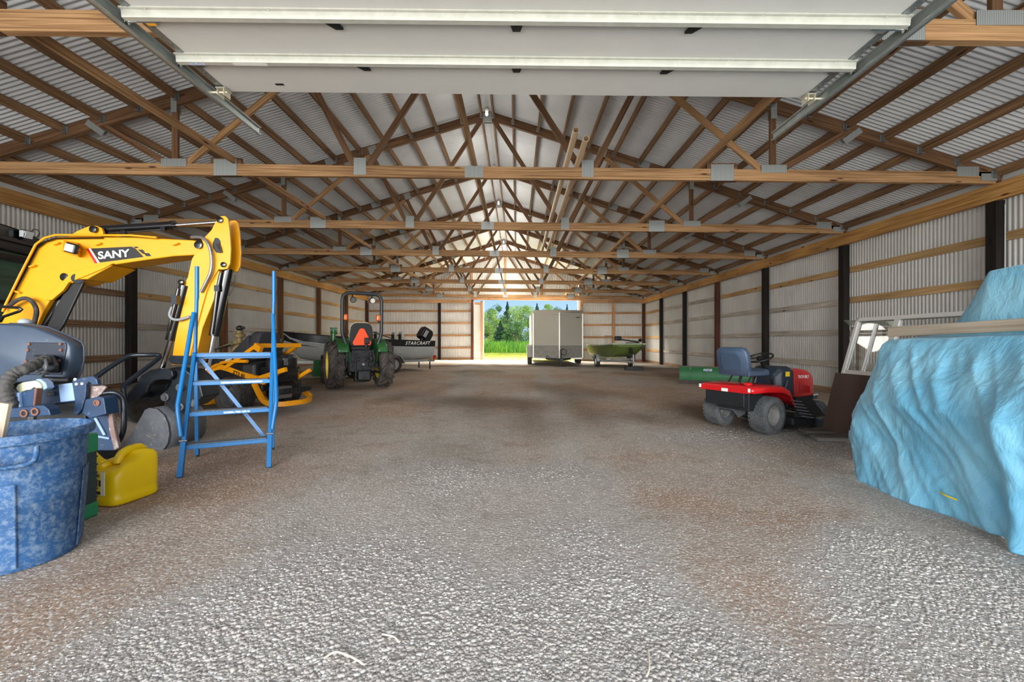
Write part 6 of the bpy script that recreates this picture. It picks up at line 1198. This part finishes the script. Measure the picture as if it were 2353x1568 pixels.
# ---------------------------------------------------------------- loose stones (nobody could count them)
def stones():
    t = (1+5**.5)/2; ico = np.array([(-1, t, 0), (1, t, 0), (-1, -t, 0), (1, -t, 0), (0, -1, t), (0, 1, t), (0, -1, -t), (0, 1, -t), (t, 0, -1), (t, 0, 1), (-t, 0, -1), (-t, 0, 1)])/1.902
    F = np.array([(0, 11, 5), (0, 5, 1), (0, 1, 7), (0, 7, 10), (0, 10, 11), (1, 5, 9), (5, 11, 4), (11, 10, 2), (10, 7, 6), (7, 1, 8), (3, 9, 4), (3, 4, 2), (3, 2, 6), (3, 6, 8), (3, 8, 9), (4, 9, 5), (2, 4, 11), (6, 2, 10), (8, 6, 7), (9, 8, 1)])
    P = []
    while len(P) < 56000:
        y = 1.5+6.5*rng.random()**2.1; half = min(y*1.22+.2, 6.8); x = rng.uniform(-half, half); g = gravel_mask(x, y)
        if rng.random() < g**1.6*.9+.10: P.append((x, y, g))
    n = len(P); P = np.array(P); sz = (.0042+.0095*rng.random(n)**2.2)*(.42+.72*P[:, 2]); z = np.array([floor_h(x, y) for x, y, _ in P])
    sc = np.stack([sz*rng.uniform(.8, 1.5, n), sz*rng.uniform(.7, 1.1, n), sz*rng.uniform(.4, .65, n)], 1)
    v = ico[None]*(1+rng.uniform(-.28, .2, (n, 12, 1)))*sc[:, None, :]; a = rng.uniform(0, 6.28, n); c, s = np.cos(a)[:, None], np.sin(a)[:, None]
    X = v[..., 0]*c-v[..., 1]*s+P[:, 0:1]; Y = v[..., 0]*s+v[..., 1]*c+P[:, 1:2]; Z = v[..., 2]+(z-sc[:, 2]*.30)[:, None]
    co = np.stack([X, Y, Z], -1).reshape(-1, 3).astype(np.float32); fc = (F[None]+(np.arange(n)*12)[:, None, None]).reshape(-1).astype(np.int32)
    me = bpy.data.meshes.new('loose_gravel'); me.vertices.add(len(co)); me.vertices.foreach_set('co', co.ravel()); nf = n*20
    me.loops.add(len(fc)); me.loops.foreach_set('vertex_index', fc); me.polygons.add(nf); me.polygons.foreach_set('loop_start', np.arange(nf, dtype=np.int32)*3)
    at_ = me.attributes.new('tone', 'FLOAT', 'POINT'); at_.data.foreach_set('value', np.repeat(rng.random(n), 12).astype(np.float32)); me.update(); me.validate()
    m = bpy.data.materials.new('stone_grey'); m.use_nodes = True; N = m.node_tree.nodes; Lk = m.node_tree.links.new; b = N['Principled BSDF']; b.inputs['Roughness'].default_value = .9
    q = N.new('ShaderNodeAttribute'); q.attribute_name = 'tone'; r = N.new('ShaderNodeValToRGB'); Lk(q.outputs['Fac'], r.inputs[0]); e = r.color_ramp.elements
    e[0].position = 0; e[0].color = srgb(142, 135, 128); e[1].position = 1; e[1].color = srgb(190, 186, 180)
    for p_, c_ in ((.35, (160, 153, 146)), (.6, (174, 168, 160)), (.75, (178, 168, 158)), (.82, (180, 176, 171))): k = e.new(p_); k.color = srgb(*c_)
    Lk(r.outputs[0], b.inputs['Base Color']); me.materials.append(m)
    o = bpy.data.objects.new('loose_gravel', me); COL.objects.link(o); tag(o, 'loose grey crushed stones over the barn floor', 'gravel', kind='stuff')
stones()
def roots():
    for k, (P, lb) in enumerate(((((745, 1530), (770, 1516), (800, 1524), (838, 1545)), 'pale dry twig on the gravel at the bottom edge, largest of the twigs'), (((878, 1474), (905, 1480), (918, 1492)), 'small pale curved twig on the gravel left of centre'), (((1490, 1500), (1492, 1540), (1486, 1560)), 'thin pale twig on the gravel right of centre'))):
        pts = []
        for u, v in P:
            d = 1.25/((v-783)/1000); x = (u-1187)*d/1000; pts.append(V(x, d, floor_h(x, d)+.018))
        m = MB(); m.tube(smooth_path(pts, 5), .004, 6); tag(m.build('dry_twig', mat('twig', (200, 188, 170), .8) if 'twig' not in MATS else MATS['twig'], smooth=60), lb, 'twig')
roots()
